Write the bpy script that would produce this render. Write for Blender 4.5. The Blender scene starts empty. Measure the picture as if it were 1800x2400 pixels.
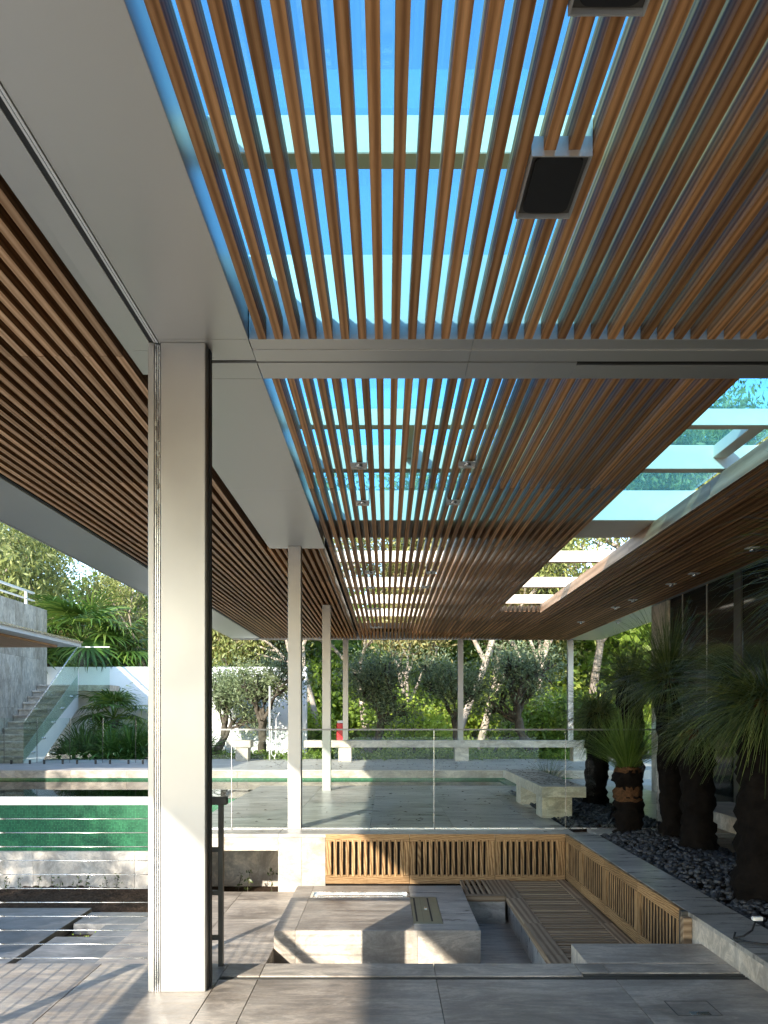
import bpy, bmesh, math, random
import numpy as np
from mathutils import Vector, Matrix, Quaternion
R = math.radians
SC = bpy.context.scene
COL = SC.collection

# ------------------------------------------------------------------ camera
F, CX, CY, EYE = 1830.0, 906.0, 1680.0, 1.5      # photo pixels (1800 x 2400), eye height
cam_d = bpy.data.cameras.new('camera'); cam = bpy.data.objects.new('camera', cam_d); COL.objects.link(cam)
cam_d.sensor_fit = 'HORIZONTAL'; cam_d.sensor_width = 36.0; cam_d.lens = 36.0 * F / 1800.0
cam_d.shift_x = -(CX - 900) / 1800.0; cam_d.shift_y = (CY - 1200) / 1800.0
cam_d.clip_start = 0.05; cam_d.clip_end = 2000
cam.location = (0, 0, EYE); cam.rotation_euler = (R(90), 0, 0)
SC.camera = cam

# ------------------------------------------------------------------ sky, sun, exposure
SUN_EL, SUN_H = 20.8, Vector((0.418, 0.908, 0))       # horizontal travel of the light
w = bpy.data.worlds.new('World'); SC.world = w; w.use_nodes = True
nt = w.node_tree; bg = nt.nodes['Background']
sky = nt.nodes.new('ShaderNodeTexSky'); sky.sky_type = 'NISHITA'; sky.sun_disc = False
sky.sun_elevation = R(SUN_EL); sky.sun_rotation = R(204.7); sky.air_density = 1.0; sky.dust_density = 0.3; sky.ozone_density = 2.0
nt.links.new(sky.outputs[0], bg.inputs[0]); bg.inputs[1].default_value = 0.15
sd = bpy.data.lights.new('sun', 'SUN'); sd.energy = 2.0; sd.angle = R(0.53); sd.color = (1.0, 0.93, 0.82)
sun = bpy.data.objects.new('sun', sd); COL.objects.link(sun); sun.location = (-8, -16, 14)
dv = Vector((SUN_H.x * math.cos(R(SUN_EL)), SUN_H.y * math.cos(R(SUN_EL)), -math.sin(R(SUN_EL))))
sun.rotation_euler = dv.to_track_quat('-Z', 'Y').to_euler()
SC.view_settings.view_transform = 'Standard'; SC.view_settings.look = 'None'
SC.view_settings.exposure = 2.38; SC.view_settings.gamma = 1.0; SC.view_settings.use_curve_mapping = False
SC.render.engine = 'CYCLES'
cy = SC.cycles
cy.max_bounces = 12; cy.diffuse_bounces = 7; cy.glossy_bounces = 5; cy.transmission_bounces = 8; cy.transparent_max_bounces = 32
cy.caustics_reflective = False; cy.caustics_refractive = False; cy.use_denoising = True
cy.sample_clamp_indirect = 6.0

def at(x, y, D):                                    # photo pixel + distance -> point
    return Vector(((x - CX) * D / F, D, EYE - (y - CY) * D / F))

# ------------------------------------------------------------------ materials
def new_mat(name):
    m = bpy.data.materials.new(name); m.use_nodes = True
    return m, m.node_tree.nodes, m.node_tree.links, m.node_tree.nodes['Principled BSDF']
def coords(N, L, scale=(1, 1, 1), rnd=37.0):
    tc = N.new('ShaderNodeTexCoord'); oi = N.new('ShaderNodeObjectInfo')
    mu = N.new('ShaderNodeMath'); mu.operation = 'MULTIPLY'; mu.inputs[1].default_value = rnd
    L.new(oi.outputs['Random'], mu.inputs[0])
    ad = N.new('ShaderNodeVectorMath'); ad.operation = 'ADD'
    L.new(tc.outputs['Object'], ad.inputs[0]); L.new(mu.outputs[0], ad.inputs[1])
    mp = N.new('ShaderNodeMapping'); mp.inputs['Scale'].default_value = scale
    L.new(ad.outputs[0], mp.inputs[0])
    return mp.outputs[0], oi.outputs['Random']
def noise(N, L, vec, scale, detail=5, rough=.55, dist=0.0):
    n = N.new('ShaderNodeTexNoise'); n.inputs['Scale'].default_value = scale; n.inputs['Detail'].default_value = detail
    n.inputs['Roughness'].default_value = rough; n.inputs['Distortion'].default_value = dist
    L.new(vec, n.inputs['Vector']); return n.outputs[0]
def ramp(N, L, fac, stops):
    r = N.new('ShaderNodeValToRGB'); e = r.color_ramp.elements
    while len(e) < len(stops): e.new(0.5)
    for k, (p, c) in enumerate(stops): e[k].position = p; e[k].color = (*c, 1)
    L.new(fac, r.inputs[0]); return r.outputs[0]
def mix(N, L, a, b, fac, mode='MIX'):
    m = N.new('ShaderNodeMix'); m.data_type = 'RGBA'; m.blend_type = mode
    for s, v in ((m.inputs[0], fac), (m.inputs[6], a), (m.inputs[7], b)):
        if isinstance(v, (int, float)): s.default_value = v
        elif isinstance(v, tuple): s.default_value = (*v, 1)
        else: L.new(v, s)
    return m.outputs[2]
def bright(N, L, col, rnd, lo, hi):
    mr = N.new('ShaderNodeMapRange'); mr.inputs[3].default_value = lo; mr.inputs[4].default_value = hi
    L.new(rnd, mr.inputs[0])
    h = N.new('ShaderNodeHueSaturation'); L.new(mr.outputs[0], h.inputs['Value']); L.new(col, h.inputs['Color'])
    return h.outputs[0]
def bump(N, L, P, h, strength=.2, dist=.01):
    b = N.new('ShaderNodeBump'); b.inputs['Strength'].default_value = strength; b.inputs['Distance'].default_value = dist
    L.new(h, b.inputs['Height']); L.new(b.outputs[0], P.inputs['Normal'])

def stone(name, c0, c1, c2, rough=.5, stretch=(1, 1, 1), rnd=37.0):
    m, N, L, P = new_mat(name); v, rn = coords(N, L, stretch, rnd)
    rot = N.new('ShaderNodeMapping'); rot.inputs['Rotation'].default_value = (.35, .3, .5); rot.inputs['Scale'].default_value = (1.0, 3.6, 2.4); L.new(v, rot.inputs[0])
    big = noise(N, L, v, 1.3, 8, .68, .5); cloud = noise(N, L, rot.outputs[0], 2.4, 10, .72, .9); fine = noise(N, L, v, 46, 5, .75)
    c = ramp(N, L, big, [(.38, c0), (.50, c1), (.62, c2)])
    cm = ramp(N, L, cloud, [(.42, (.74, .74, .75)), (.51, (1.0, 1.0, 1.0)), (.56, (1.38, 1.36, 1.33)), (.63, (1.0, 1.0, 1.0))])
    c = mix(N, L, c, cm, .85, 'MULTIPLY')
    vein = noise(N, L, rot.outputs[0], 1.1, 6, .6, 1.2)
    vm = ramp(N, L, vein, [(.491, (0, 0, 0)), (.5, (1, 1, 1)), (.509, (0, 0, 0))])
    msk = ramp(N, L, noise(N, L, v, .9, 2), [(.5, (0, 0, 0)), (.62, (.45, .45, .45))])
    c = mix(N, L, c, tuple(min(1, x * 1.4) for x in c2), mix(N, L, vm, msk, 1.0, 'MULTIPLY'))
    fm = ramp(N, L, fine, [(.3, (.74, .74, .74)), (.7, (1.12, 1.12, 1.12))])
    c = mix(N, L, c, fm, .6, 'MULTIPLY')
    L.new(bright(N, L, c, rn, .90, 1.08), P.inputs['Base Color'])
    rr = ramp(N, L, cloud, [(.3, (rough - .12,) * 3), (.7, (rough + .16,) * 3)]); L.new(rr, P.inputs['Roughness'])
    bump(N, L, P, fine, .14, .004)
    return m
def wood(name, cols, stretch, rings=9.0, dist=3.0, rough=.5, lo=.8, hi=1.18, bumps=.15):
    m, N, L, P = new_mat(name); v, rn = coords(N, L, stretch, 23.0)
    n1 = noise(N, L, v, 1.0, 5, .6, .6)
    wv = N.new('ShaderNodeTexWave'); wv.wave_type = 'RINGS'; wv.rings_direction = 'SPHERICAL'
    wv.inputs['Scale'].default_value = rings * .1; wv.inputs['Distortion'].default_value = dist
    wv.inputs['Detail'].default_value = 3; wv.inputs['Detail Scale'].default_value = 1.2; L.new(v, wv.inputs['Vector'])
    f = N.new('ShaderNodeMath'); f.operation = 'MULTIPLY_ADD'; f.inputs[1].default_value = .45
    g = N.new('ShaderNodeMath'); g.operation = 'MULTIPLY'; g.inputs[1].default_value = .62; L.new(n1, g.inputs[0])
    L.new(wv.outputs['Fac'], f.inputs[0]); L.new(g.outputs[0], f.inputs[2])
    c = ramp(N, L, f.outputs[0], [(.25, cols[0]), (.5, cols[1]), (.8, cols[2])])
    fib = noise(N, L, v, 9, 3, .7)
    c = mix(N, L, c, ramp(N, L, fib, [(.3, (.75, .73, .7)), (.7, (1.1, 1.1, 1.1))]), .6, 'MULTIPLY')
    L.new(bright(N, L, c, rn, lo, hi), P.inputs['Base Color']); P.inputs['Roughness'].default_value = rough
    bump(N, L, P, f.outputs[0], bumps, .003); P.inputs['Specular IOR Level'].default_value = .22
    return m
def plain(name, c, rough=.5, metal=0.0, var=.08, nscale=6, bmp=0.0, spec=.5):
    m, N, L, P = new_mat(name); v, rn = coords(N, L); P.inputs['Specular IOR Level'].default_value = spec
    n = noise(N, L, v, nscale, 4)
    col = ramp(N, L, n, [(.3, tuple(x * (1 - var) for x in c)), (.7, tuple(min(1, x * (1 + var)) for x in c))])
    L.new(col, P.inputs['Base Color']); P.inputs['Metallic'].default_value = metal
    rr = ramp(N, L, n, [(.3, (max(.03, rough - .05),) * 3), (.7, (rough + .07,) * 3)]); L.new(rr, P.inputs['Roughness'])
    if bmp: bump(N, L, P, n, bmp, .02)
    return m
def leaf(name, c0, c1, c2, trans=.35, rough=.5):
    m, N, L, P = new_mat(name); g = N.new('ShaderNodeNewGeometry')
    v, rn = coords(N, L); n = noise(N, L, v, .9, 3)
    a = ramp(N, L, g.outputs['Random Per Island'], [(0, c0), (.5, c1), (1, c2)])
    c = mix(N, L, a, ramp(N, L, n, [(.35, (.75, .78, .7)), (.65, (1.15, 1.12, 1.05))]), .7, 'MULTIPLY')
    c = bright(N, L, c, rn, .88, 1.12)
    L.new(c, P.inputs['Base Color']); P.inputs['Roughness'].default_value = rough
    t = N.new('ShaderNodeBsdfTranslucent'); L.new(c, t.inputs[0])
    ms = N.new('ShaderNodeMixShader'); ms.inputs[0].default_value = trans
    L.new(P.outputs[0], ms.inputs[1]); L.new(t.outputs[0], ms.inputs[2])
    L.new(ms.outputs[0], N['Material Output'].inputs[0])
    return m
def glass(name, tint, refl=1.0, rough=0.0):
    m, N, L, P = new_mat(name); N.remove(P)
    tr = N.new('ShaderNodeBsdfTransparent'); tr.inputs[0].default_value = (*tint, 1)
    gl = N.new('ShaderNodeBsdfGlossy'); gl.inputs['Roughness'].default_value = rough
    fr = N.new('ShaderNodeFresnel'); fr.inputs[0].default_value = 1.5
    mu = N.new('ShaderNodeMath'); mu.operation = 'MULTIPLY'; mu.inputs[1].default_value = refl; L.new(fr.outputs[0], mu.inputs[0])
    ms = N.new('ShaderNodeMixShader'); L.new(mu.outputs[0], ms.inputs[0]); L.new(tr.outputs[0], ms.inputs[1]); L.new(gl.outputs[0], ms.inputs[2])
    L.new(ms.outputs[0], N['Material Output'].inputs[0]); return m

M = {}
M['floor'] = stone('floor_stone', (.235, .198, .16), (.355, .305, .25), (.47, .415, .345), .42, (1, 1.3, 1))
M['deck'] = stone('deck_stone', (.26, .24, .21), (.36, .335, .295), (.45, .42, .375), .32, (.7, 1.5, 1))
M['cream'] = stone('travertine', (.34, .29, .23), (.45, .395, .32), (.53, .475, .40), .55)
M['wallstone'] = stone('wall_stone', (.32, .275, .22), (.46, .405, .335), (.58, .52, .44), .6, (1.2, 1.2, .6))
M['paver'] = stone('garden_paver', (.12, .118, .115), (.17, .168, .163), (.22, .215, .21), .5)
M['slat_shade'] = wood('cedar_shade', ((.15, .07, .028), (.26, .13, .056), (.36, .20, .095)), (22, 1.0, 22), 6, 2.5, .42, .7, 1.25)  # darker copy of the cedar, paints shade onto slat sides
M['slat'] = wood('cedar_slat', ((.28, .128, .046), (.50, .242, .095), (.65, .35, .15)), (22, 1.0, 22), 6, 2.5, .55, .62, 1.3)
M['slat_pale'] = wood('cedar_slat_pale', ((.40, .215, .105), (.56, .335, .18), (.68, .45, .27)), (22, 1.0, 22), 6, 2.5, .55, .68, 1.25)
M['fascia_wood'] = wood('fascia_timber', ((.22, .12, .065), (.33, .19, .105), (.42, .26, .16)), (9, .8, 9), 5, 3.5, .4)
M['pine'] = wood('pine_grille', ((.15, .078, .03), (.30, .175, .075), (.42, .265, .13)), (9, 9, 2.4), 16, 5, .55)
M['pine_h'] = wood('pine_rail', ((.15, .078, .03), (.30, .175, .075), (.42, .265, .13)), (2.4, 2.4, 12), 16, 7, .55)
M['grey_wood_y'] = wood('weathered_board', ((.17, .11, .065), (.29, .195, .115), (.40, .295, .19)), (16, 1.1, 16), 5, 2.5, .65)
M['grey_wood'] = wood('weathered_seat', ((.17, .11, .065), (.29, .195, .115), (.40, .295, .19)), (1.1, 16, 16), 5, 2.5, .65)
M['metal'] = plain('champagne_metal', (.55, .535, .49), .38, .5, .04, 1.1, .06)
M['column_metal'] = plain('brushed_column', (.365, .36, .345), .36, .5, .06, 2.2, .05)
M['rail_grey'] = plain('rail_grey', (.20, .20, .195), .45, .4)
M['metal_dark'] = plain('bronze_metal', (.10, .095, .085), .4, .7, .1, 5)
M['steel'] = plain('stainless', (.66, .66, .64), .25, .9, .05, 9)
M['black'] = plain('black_rubber', (.008, .008, .008), .6)
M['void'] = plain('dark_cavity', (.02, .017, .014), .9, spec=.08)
M['beam'] = plain('painted_beam', (.80, .71, .57), .5, 0, .04, 5)
M['white'] = plain('white_render', (.80, .80, .77), .8, 0, .03, 3, .05)
M['whitemetal'] = plain('white_metal', (.78, .78, .75), .35, .2, .03)
M['olive_plate'] = plain('olive_hatch', (.30, .29, .19), .35, .6, .06, 9)
M['soil'] = plain('soil', (.06, .04, .026), .95, 0, .5, 30, .7, spec=.08)
M['mulch'] = plain('mulch', (.10, .08, .055), .95, 0, .5, 22, .7, spec=.08)
M['pebble'] = plain('river_pebble', (.024, .025, .028), .55, 0, .3, 20, .1)
def vary(m):
    N, L = m.node_tree.nodes, m.node_tree.links; P = N['Principled BSDF']; src = P.inputs['Base Color'].links[0].from_socket
    g = N.new('ShaderNodeNewGeometry'); ob = N.new('ShaderNodeObjectInfo'); a = N.new('ShaderNodeMath'); a.operation = 'ADD'; L.new(g.outputs['Random Per Island'], a.inputs[0]); L.new(ob.outputs['Random'], a.inputs[1])
    fr = N.new('ShaderNodeMath'); fr.operation = 'FRACT'; L.new(a.outputs[0], fr.inputs[0])
    L.new(bright(N, L, src, fr.outputs[0], .45, 1.9), P.inputs['Base Color'])
vary(M['pebble'])
M['bark_dark'] = plain('grasstree_bark', (.007, .0055, .0045), .95, 0, .6, 14, .9, spec=.08)
M['bark_skirt'] = plain('grasstree_thatch', (.075, .038, .018), .9, 0, .5, 30, .6, spec=.08)
M['paperbark'] = plain('paperbark', (.38, .315, .25), .9, 0, .45, 4, .9, spec=.08)
M['olivebark'] = plain('olive_bark', (.10, .085, .065), .95, 0, .4, 12, .9, spec=.08)
M['red'] = plain('red_plastic', (.62, .012, .022), .4)
M['glass_fence'] = glass('fence_glass', (.94, .978, .96), .4)
M['glass_stair'] = glass('stair_glass', (.90, .96, .92), .4)
M['glass_roof'] = glass('roof_glass', (.49, .775, .88), .35)
M['needle'] = leaf('needle', (.02, .035, .008), (.065, .10, .022), (.19, .22, .07), .2, .4)
M['needle_young'] = leaf('needle_young', (.05, .10, .015), (.10, .18, .03), (.20, .28, .07), .3, .45)
M['euc'] = leaf('euc_leaf', (.17, .20, .055), (.28, .31, .09), (.42, .42, .15), .4)
M['euc_dry'] = leaf('euc_leaf_warm', (.24, .19, .08), (.36, .31, .12), (.46, .43, .17), .35)
M['shrub'] = leaf('shrub_leaf', (.10, .17, .02), (.19, .30, .04), (.32, .43, .07), .45)
M['bright'] = leaf('bright_leaf', (.24, .36, .04), (.38, .50, .06), (.55, .60, .12), .45)
M['olive'] = leaf('olive_leaf', (.10, .14, .06), (.17, .22, .10), (.29, .34, .18), .25)
M['palm'] = leaf('palm_leaf', (.05, .11, .02), (.10, .19, .03), (.22, .30, .06), .35, .4)
M['fern'] = leaf('fern_leaf', (.04, .10, .02), (.08, .17, .03), (.15, .26, .06), .3)

# green mosaic: fine tesserae far below ten pixels, so joints live in the material
def mosaic():
    m, N, L, P = new_mat('green_mosaic'); tc = N.new('ShaderNodeTexCoord')
    mp = N.new('ShaderNodeMapping'); mp.inputs['Rotation'].default_value = (R(-90), 0, 0); L.new(tc.outputs['Object'], mp.inputs[0])
    b = N.new('ShaderNodeTexBrick'); b.offset = 0.0
    b.inputs['Color1'].default_value = (.014, .10, .042, 1); b.inputs['Color2'].default_value = (.032, .18, .075, 1)
    b.inputs['Mortar'].default_value = (.012, .07, .035, 1); b.inputs['Scale'].default_value = 1.0
    b.inputs['Mortar Size'].default_value = .0025; b.inputs['Brick Width'].default_value = .026; b.inputs['Row Height'].default_value = .026
    L.new(mp.outputs[0], b.inputs[0]); L.new(b.outputs[0], P.inputs['Base Color']); P.inputs['Roughness'].default_value = .25
    return m
M['mosaic'] = mosaic()
def water():
    m, N, L, P = new_mat('pool_water'); N.remove(P)
    tr = N.new('ShaderNodeBsdfTransparent'); tr.inputs[0].default_value = (.30, .72, .50, 1)
    gl = N.new('ShaderNodeBsdfGlossy'); gl.inputs['Roughness'].default_value = .02
    fr = N.new('ShaderNodeFresnel'); fr.inputs[0].default_value = 1.33
    tc = N.new('ShaderNodeTexCoord'); n = N.new('ShaderNodeTexNoise'); n.inputs['Scale'].default_value = 2.2; n.inputs['Detail'].default_value = 3
    L.new(tc.outputs['Object'], n.inputs[0]); b = N.new('ShaderNodeBump'); b.inputs['Strength'].default_value = .012; b.inputs['Distance'].default_value = .05
    L.new(n.outputs[0], b.inputs['Height']); L.new(b.outputs[0], gl.inputs['Normal']); L.new(b.outputs[0], fr.inputs['Normal'])
    ms = N.new('ShaderNodeMixShader'); L.new(fr.outputs[0], ms.inputs[0]); L.new(tr.outputs[0], ms.inputs[1]); L.new(gl.outputs[0], ms.inputs[2])
    L.new(ms.outputs[0], N['Material Output'].inputs[0]); return m
M['water'] = water()
def reeded():
    m, N, L, P = new_mat('reeded_glass')
    P.inputs['Base Color'].default_value = (.012, .016, .015, 1); P.inputs['Roughness'].default_value = .07; P.inputs['IOR'].default_value = 1.6
    return m
M['reeded'] = reeded()
def paving_sheet(name, c, bw, bh):
    m, N, L, P = new_mat(name); tc = N.new('ShaderNodeTexCoord'); n = noise(N, L, tc.outputs['Object'], 2.2, 7, .65)
    b = N.new('ShaderNodeTexBrick'); b.offset = .5
    b.inputs['Color1'].default_value = (*[x * .93 for x in c], 1); b.inputs['Color2'].default_value = (*[x * 1.07 for x in c], 1)
    b.inputs['Mortar'].default_value = (*[x * .5 for x in c], 1); b.inputs['Scale'].default_value = 1.0
    b.inputs['Mortar Size'].default_value = .004; b.inputs['Brick Width'].default_value = bw; b.inputs['Row Height'].default_value = bh
    L.new(tc.outputs['Object'], b.inputs[0])
    cc = mix(N, L, b.outputs[0], ramp(N, L, n, [(.3, (.78, .78, .78)), (.7, (1.12, 1.12, 1.12))]), .8, 'MULTIPLY')
    L.new(cc, P.inputs['Base Color']); P.inputs['Roughness'].default_value = .6; return m
M['terrace'] = paving_sheet('terrace_paving', (.46, .43, .39), 1.2, .6)

# ------------------------------------------------------------------ mesh helpers
class MB:
    def __init__(s): s.v = []; s.f = []
    def box(s, x0, x1, y0, y1, z0, z1):
        n = len(s.v)
        s.v += [(x0, y0, z0), (x1, y0, z0), (x1, y1, z0), (x0, y1, z0), (x0, y0, z1), (x1, y0, z1), (x1, y1, z1), (x0, y1, z1)]
        s.f += [tuple(n + k for k in q) for q in ((0, 3, 2, 1), (4, 5, 6, 7), (0, 1, 5, 4), (1, 2, 6, 5), (2, 3, 7, 6), (3, 0, 4, 7))]
        return s
    def prism(s, pts, axis, a, b):                  # polygon pts extruded along an axis
        n = len(s.v); k = len(pts)
        def mk(p, t): return {'x': (t, p[0], p[1]), 'y': (p[0], t, p[1]), 'z': (p[0], p[1], t)}[axis]
        s.v += [mk(p, a) for p in pts] + [mk(p, b) for p in pts]
        s.f += [tuple(n + i for i in range(k))[::-1], tuple(n + k + i for i in range(k))]
        s.f += [(n + i, n + (i + 1) % k, n + k + (i + 1) % k, n + k + i) for i in range(k)]
        return s
    def tube(s, pts, rad, sides=8, cap=True):
        pts = [Vector(p) for p in pts]; m = len(pts); base = len(s.v)
        if not hasattr(rad, '__len__'): rad = [rad] * m
        up = Vector((0, 0, 1))
        for i, p in enumerate(pts):
            d = (pts[min(i + 1, m - 1)] - pts[max(i - 1, 0)]).normalized()
            a = d.cross(up) if abs(d.z) < .95 else d.cross(Vector((1, 0, 0)))
            a.normalize(); b = d.cross(a)
            for k in range(sides):
                t = 2 * math.pi * k / sides
                s.v.append(tuple(p + (a * math.cos(t) + b * math.sin(t)) * rad[i]))
        for i in range(m - 1):
            for k in range(sides):
                k2 = (k + 1) % sides
                s.f.append((base + i * sides + k, base + i * sides + k2, base + (i + 1) * sides + k2, base + (i + 1) * sides + k))
        if cap:
            s.f.append(tuple(base + k for k in range(sides))[::-1]); s.f.append(tuple(base + (m - 1) * sides + k for k in range(sides)))
        return s
    def build(s, name, mat, parent=None, smooth=False, bevel=0.0, origin=None):
        v = np.array(s.v, float)
        o = Vector(origin) if origin is not None else Vector(((v[:, 0].min() + v[:, 0].max()) / 2, (v[:, 1].min() + v[:, 1].max()) / 2, v[:, 2].min()))
        me = bpy.data.meshes.new(name); me.from_pydata([tuple(Vector(p) - o) for p in s.v], [], s.f)
        bm = bmesh.new(); bm.from_mesh(me); bmesh.ops.recalc_face_normals(bm, faces=bm.faces)
        if bevel: bmesh.ops.bevel(bm, geom=list(bm.edges), offset=bevel, segments=1, affect='EDGES')
        bm.to_mesh(me); bm.free()
        me.materials.append(M[mat] if isinstance(mat, str) else mat)
        if smooth: me.polygons.foreach_set('use_smooth', [True] * len(me.polygons))
        return link(name, me, o, parent)
def link(name, me, loc, parent=None, rot=None, scale=None):
    ob = bpy.data.objects.new(name, me); COL.objects.link(ob)
    ob.location = loc
    if parent is not None: par(ob, parent)
    if rot is not None: ob.rotation_euler = rot
    if scale is not None: ob.scale = scale
    return ob
WLOC = {}
def par(ob, parent):
    wl = Vector(ob.location); ob.parent = parent
    ob.location = wl - WLOC.get(parent.name, Vector(parent.location)); WLOC[ob.name] = wl
def thing(name, loc, label, cat, group=None):
    ob = bpy.data.objects.new(name, None); COL.objects.link(ob); ob.location = loc; ob.empty_display_size = .1
    return tag(ob, label, cat, group)
def tag(ob, label=None, cat=None, group=None, kind=None):
    if label: ob['label'] = label
    if cat: ob['category'] = cat
    if group: ob['group'] = group
    if kind: ob['kind'] = kind
    return ob
def bx(name, x0, x1, y0, y1, z0, z1, mat, parent=None, bevel=0.0):
    return MB().box(x0, x1, y0, y1, z0, z1).build(name, mat, parent, False, bevel)
def struct(ob, label): return tag(ob, label, kind='structure')
CACHE = {}
def sbox(name, x0, x1, y0, y1, z0, z1, mat, parent=None, bevel=0.0):   # box sharing mesh data between alike pieces
    key = (name, round(x1 - x0, 4), round(y1 - y0, 4), round(z1 - z0, 4), mat, bevel)
    c = Vector(((x0 + x1) / 2, (y0 + y1) / 2, z0))
    if key not in CACHE:
        ob = bx(name, x0, x1, y0, y1, z0, z1, mat, parent, bevel); CACHE[key] = ob.data; return ob
    return link(name, CACHE[key], c, parent)
def fast_mesh(name, verts, faces, mat, smooth=False):
    verts = np.asarray(verts, np.float32); faces = np.asarray(faces, np.int32); k = faces.shape[1]
    me = bpy.data.meshes.new(name); me.vertices.add(len(verts)); me.vertices.foreach_set('co', verts.ravel())
    me.loops.add(faces.size); me.loops.foreach_set('vertex_index', faces.ravel())
    me.polygons.add(len(faces)); me.polygons.foreach_set('loop_start', np.arange(0, faces.size, k, dtype=np.int32))
    me.polygons.foreach_set('loop_total', np.full(len(faces), k, np.int32))
    if smooth: me.polygons.foreach_set('use_smooth', np.ones(len(faces), bool))
    me.materials.append(M[mat] if isinstance(mat, str) else mat); me.update(calc_edges=True); me.validate(); return me

# ------------------------------------------------------------------ levels and lines of the place
ZC, ZD, ZL, ZP, ZW, ZT, ZG = 3.54, 0.16, -0.50, -0.66, 0.14, 0.35, -1.40   # soffit, deck, lower floor, pit floor, water, far terrace, garden
XE = -2.45                                                                # left edge of the floors

# ================================================================== THE SETTING
struct(bx('ground', -400, 400, -400, 600, ZG - .4, ZG, 'mulch'), 'dark garden ground stretching away behind everything')
struct(bx('garden_bank', -60, 60, 21.3, 24.2, ZG, ZT - .03, 'mulch'), 'raised mulched bank behind the long stone bench')
struct(bx('garden_ground', -90, 90, 24.2, 200, ZG, -.2, 'mulch'), 'lower garden ground among the eucalypts')

def tiles(root, xs, ys, z, t, mat, gap=.004, skip=None):
    for i in range(len(xs) - 1):
        for j in range(len(ys) - 1):
            if skip and skip(xs[i], xs[i + 1], ys[j], ys[j + 1]): continue
            sbox('tile', xs[i] + gap / 2, xs[i + 1] - gap / 2, ys[j] + gap / 2, ys[j + 1] - gap / 2, z - t, z, mat, root, .0012)
# near floor
nf = struct(bx('floor', XE, 4.8, -6, 4.745, ZG, -.03, 'cream'), 'warm grey stone floor in the foreground')
xs = [XE, -1.73, -.735, .285, 1.31, 2.08]
tiles(nf, [XE, -1.73, -.96], [-6, -3.6, -1.8, .9, 2.7, 4.75], 0, .03, 'floor')
tiles(nf, [-.96, -.735, .285, 1.31, 2.08], [-6, -3.6, -1.8, .9, 2.7, 4.46], 0, .03, 'floor')
tiles(nf, [-.96, -.735, .285, 1.14], [4.52, 4.75], 0, .03, 'floor')
tiles(nf, [1.14, 1.31, 2.08], [4.575, 4.75], 0, .03, 'floor')
tiles(nf, [2.4, 3.6, 4.8], [-6, -3.6, -1.8, .9, 2.7, 4.75], 0, .03, 'floor')
ft = thing('floor_track', (0, 4.49, -.03), 'dark sliding door track sunk in the foreground floor', 'door track')
bx('channel', -.96, 2.08, 4.463, 4.517, -.0295, -.012, 'metal_dark', ft)
for k in range(2): sbox('rail', -.96, 2.08, 4.476 + k * .022, 4.482 + k * .022, -.012, -.002, 'metal_dark', ft)
bx('side_channel', 1.145, 2.08, 4.5175, 4.572, -.0295, -.012, 'metal_dark', ft)
sbox('rail', 1.145, 2.08, 4.53, 4.536, -.012, -.002, 'metal_dark', ft)
sbox('rail', 1.145, 2.08, 4.552, 4.558, -.012, -.002, 'metal_dark', ft)
fb = thing('floor_box', (1.57, 4.02, 0), 'square flush floor outlet lid with a small metal flap', 'outlet')
p = MB(); a, b, c, d = 1.463, 1.69, 3.92, 4.12
p.box(a, b, c, c + .004, 0, .0015).box(a, b, d - .004, d, 0, .0015).box(a, a + .004, c + .004, d - .004, 0, .0015).box(b - .004, b, c + .004, d - .004, 0, .0015)
p.build('rim', 'metal_dark', fb)
bx('flap', 1.535, 1.635, 3.925, 3.965, 0, .002, 'steel', fb)

struct(bx('bounce_paving', -30, XE - .02, -40, 7.55, ZG, ZG + .05, 'terrace'), 'pale paving added out of view to bounce sun onto the soffits')  # unseen, added for sunlight bounced up under the roof
struct(bx('rear_bounce', XE - .02, 12, -40, -6.02, ZG, -.02, 'deck'), 'paving added out of view behind the camera to bounce light')  # unseen, its tone set by the light it sends under the roof
# lower floor on the left, sunken pit floor, landing block
lf = struct(bx('lower_floor', -2.37, -.975, 4.75, 8.93, ZG, ZL - .03, 'cream'), 'lower stone floor beside the fire table')
tiles(lf, [-2.37, -1.65, -.977], [4.75, 6.9, 7.72, 8.5, 8.93], ZL, .03, 'floor')
struct(bx('pit_floor', -.975, 2.08, 4.75, 9.4, ZG, ZP, 'deck'), 'shaded grey stone floor of the sunken lounge')
lb = struct(bx('landing', 1.22, 2.08, 4.752, 5.16, ZP, -.004, 'cream'), 'stone landing block at the front right of the lounge')
bx('tile', 1.222, 2.078, 4.756, 5.158, -.0035, .0005, 'floor', lb)
# right-hand kerb between lounge and pebble bed
kb = struct(bx('kerb', 2.08, 2.40, 2.4, 8.93, ZG, ZD - .03, 'cream'), 'stone kerb between the lounge and the pebble bed')
for k, (a, b) in enumerate(((2.4, 4.2), (4.2, 6.4), (6.4, 8.93))): bx('coping', 2.075, 2.403, a + .002, b - .002, ZD - .03, ZD, 'deck', kb, .002)

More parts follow.
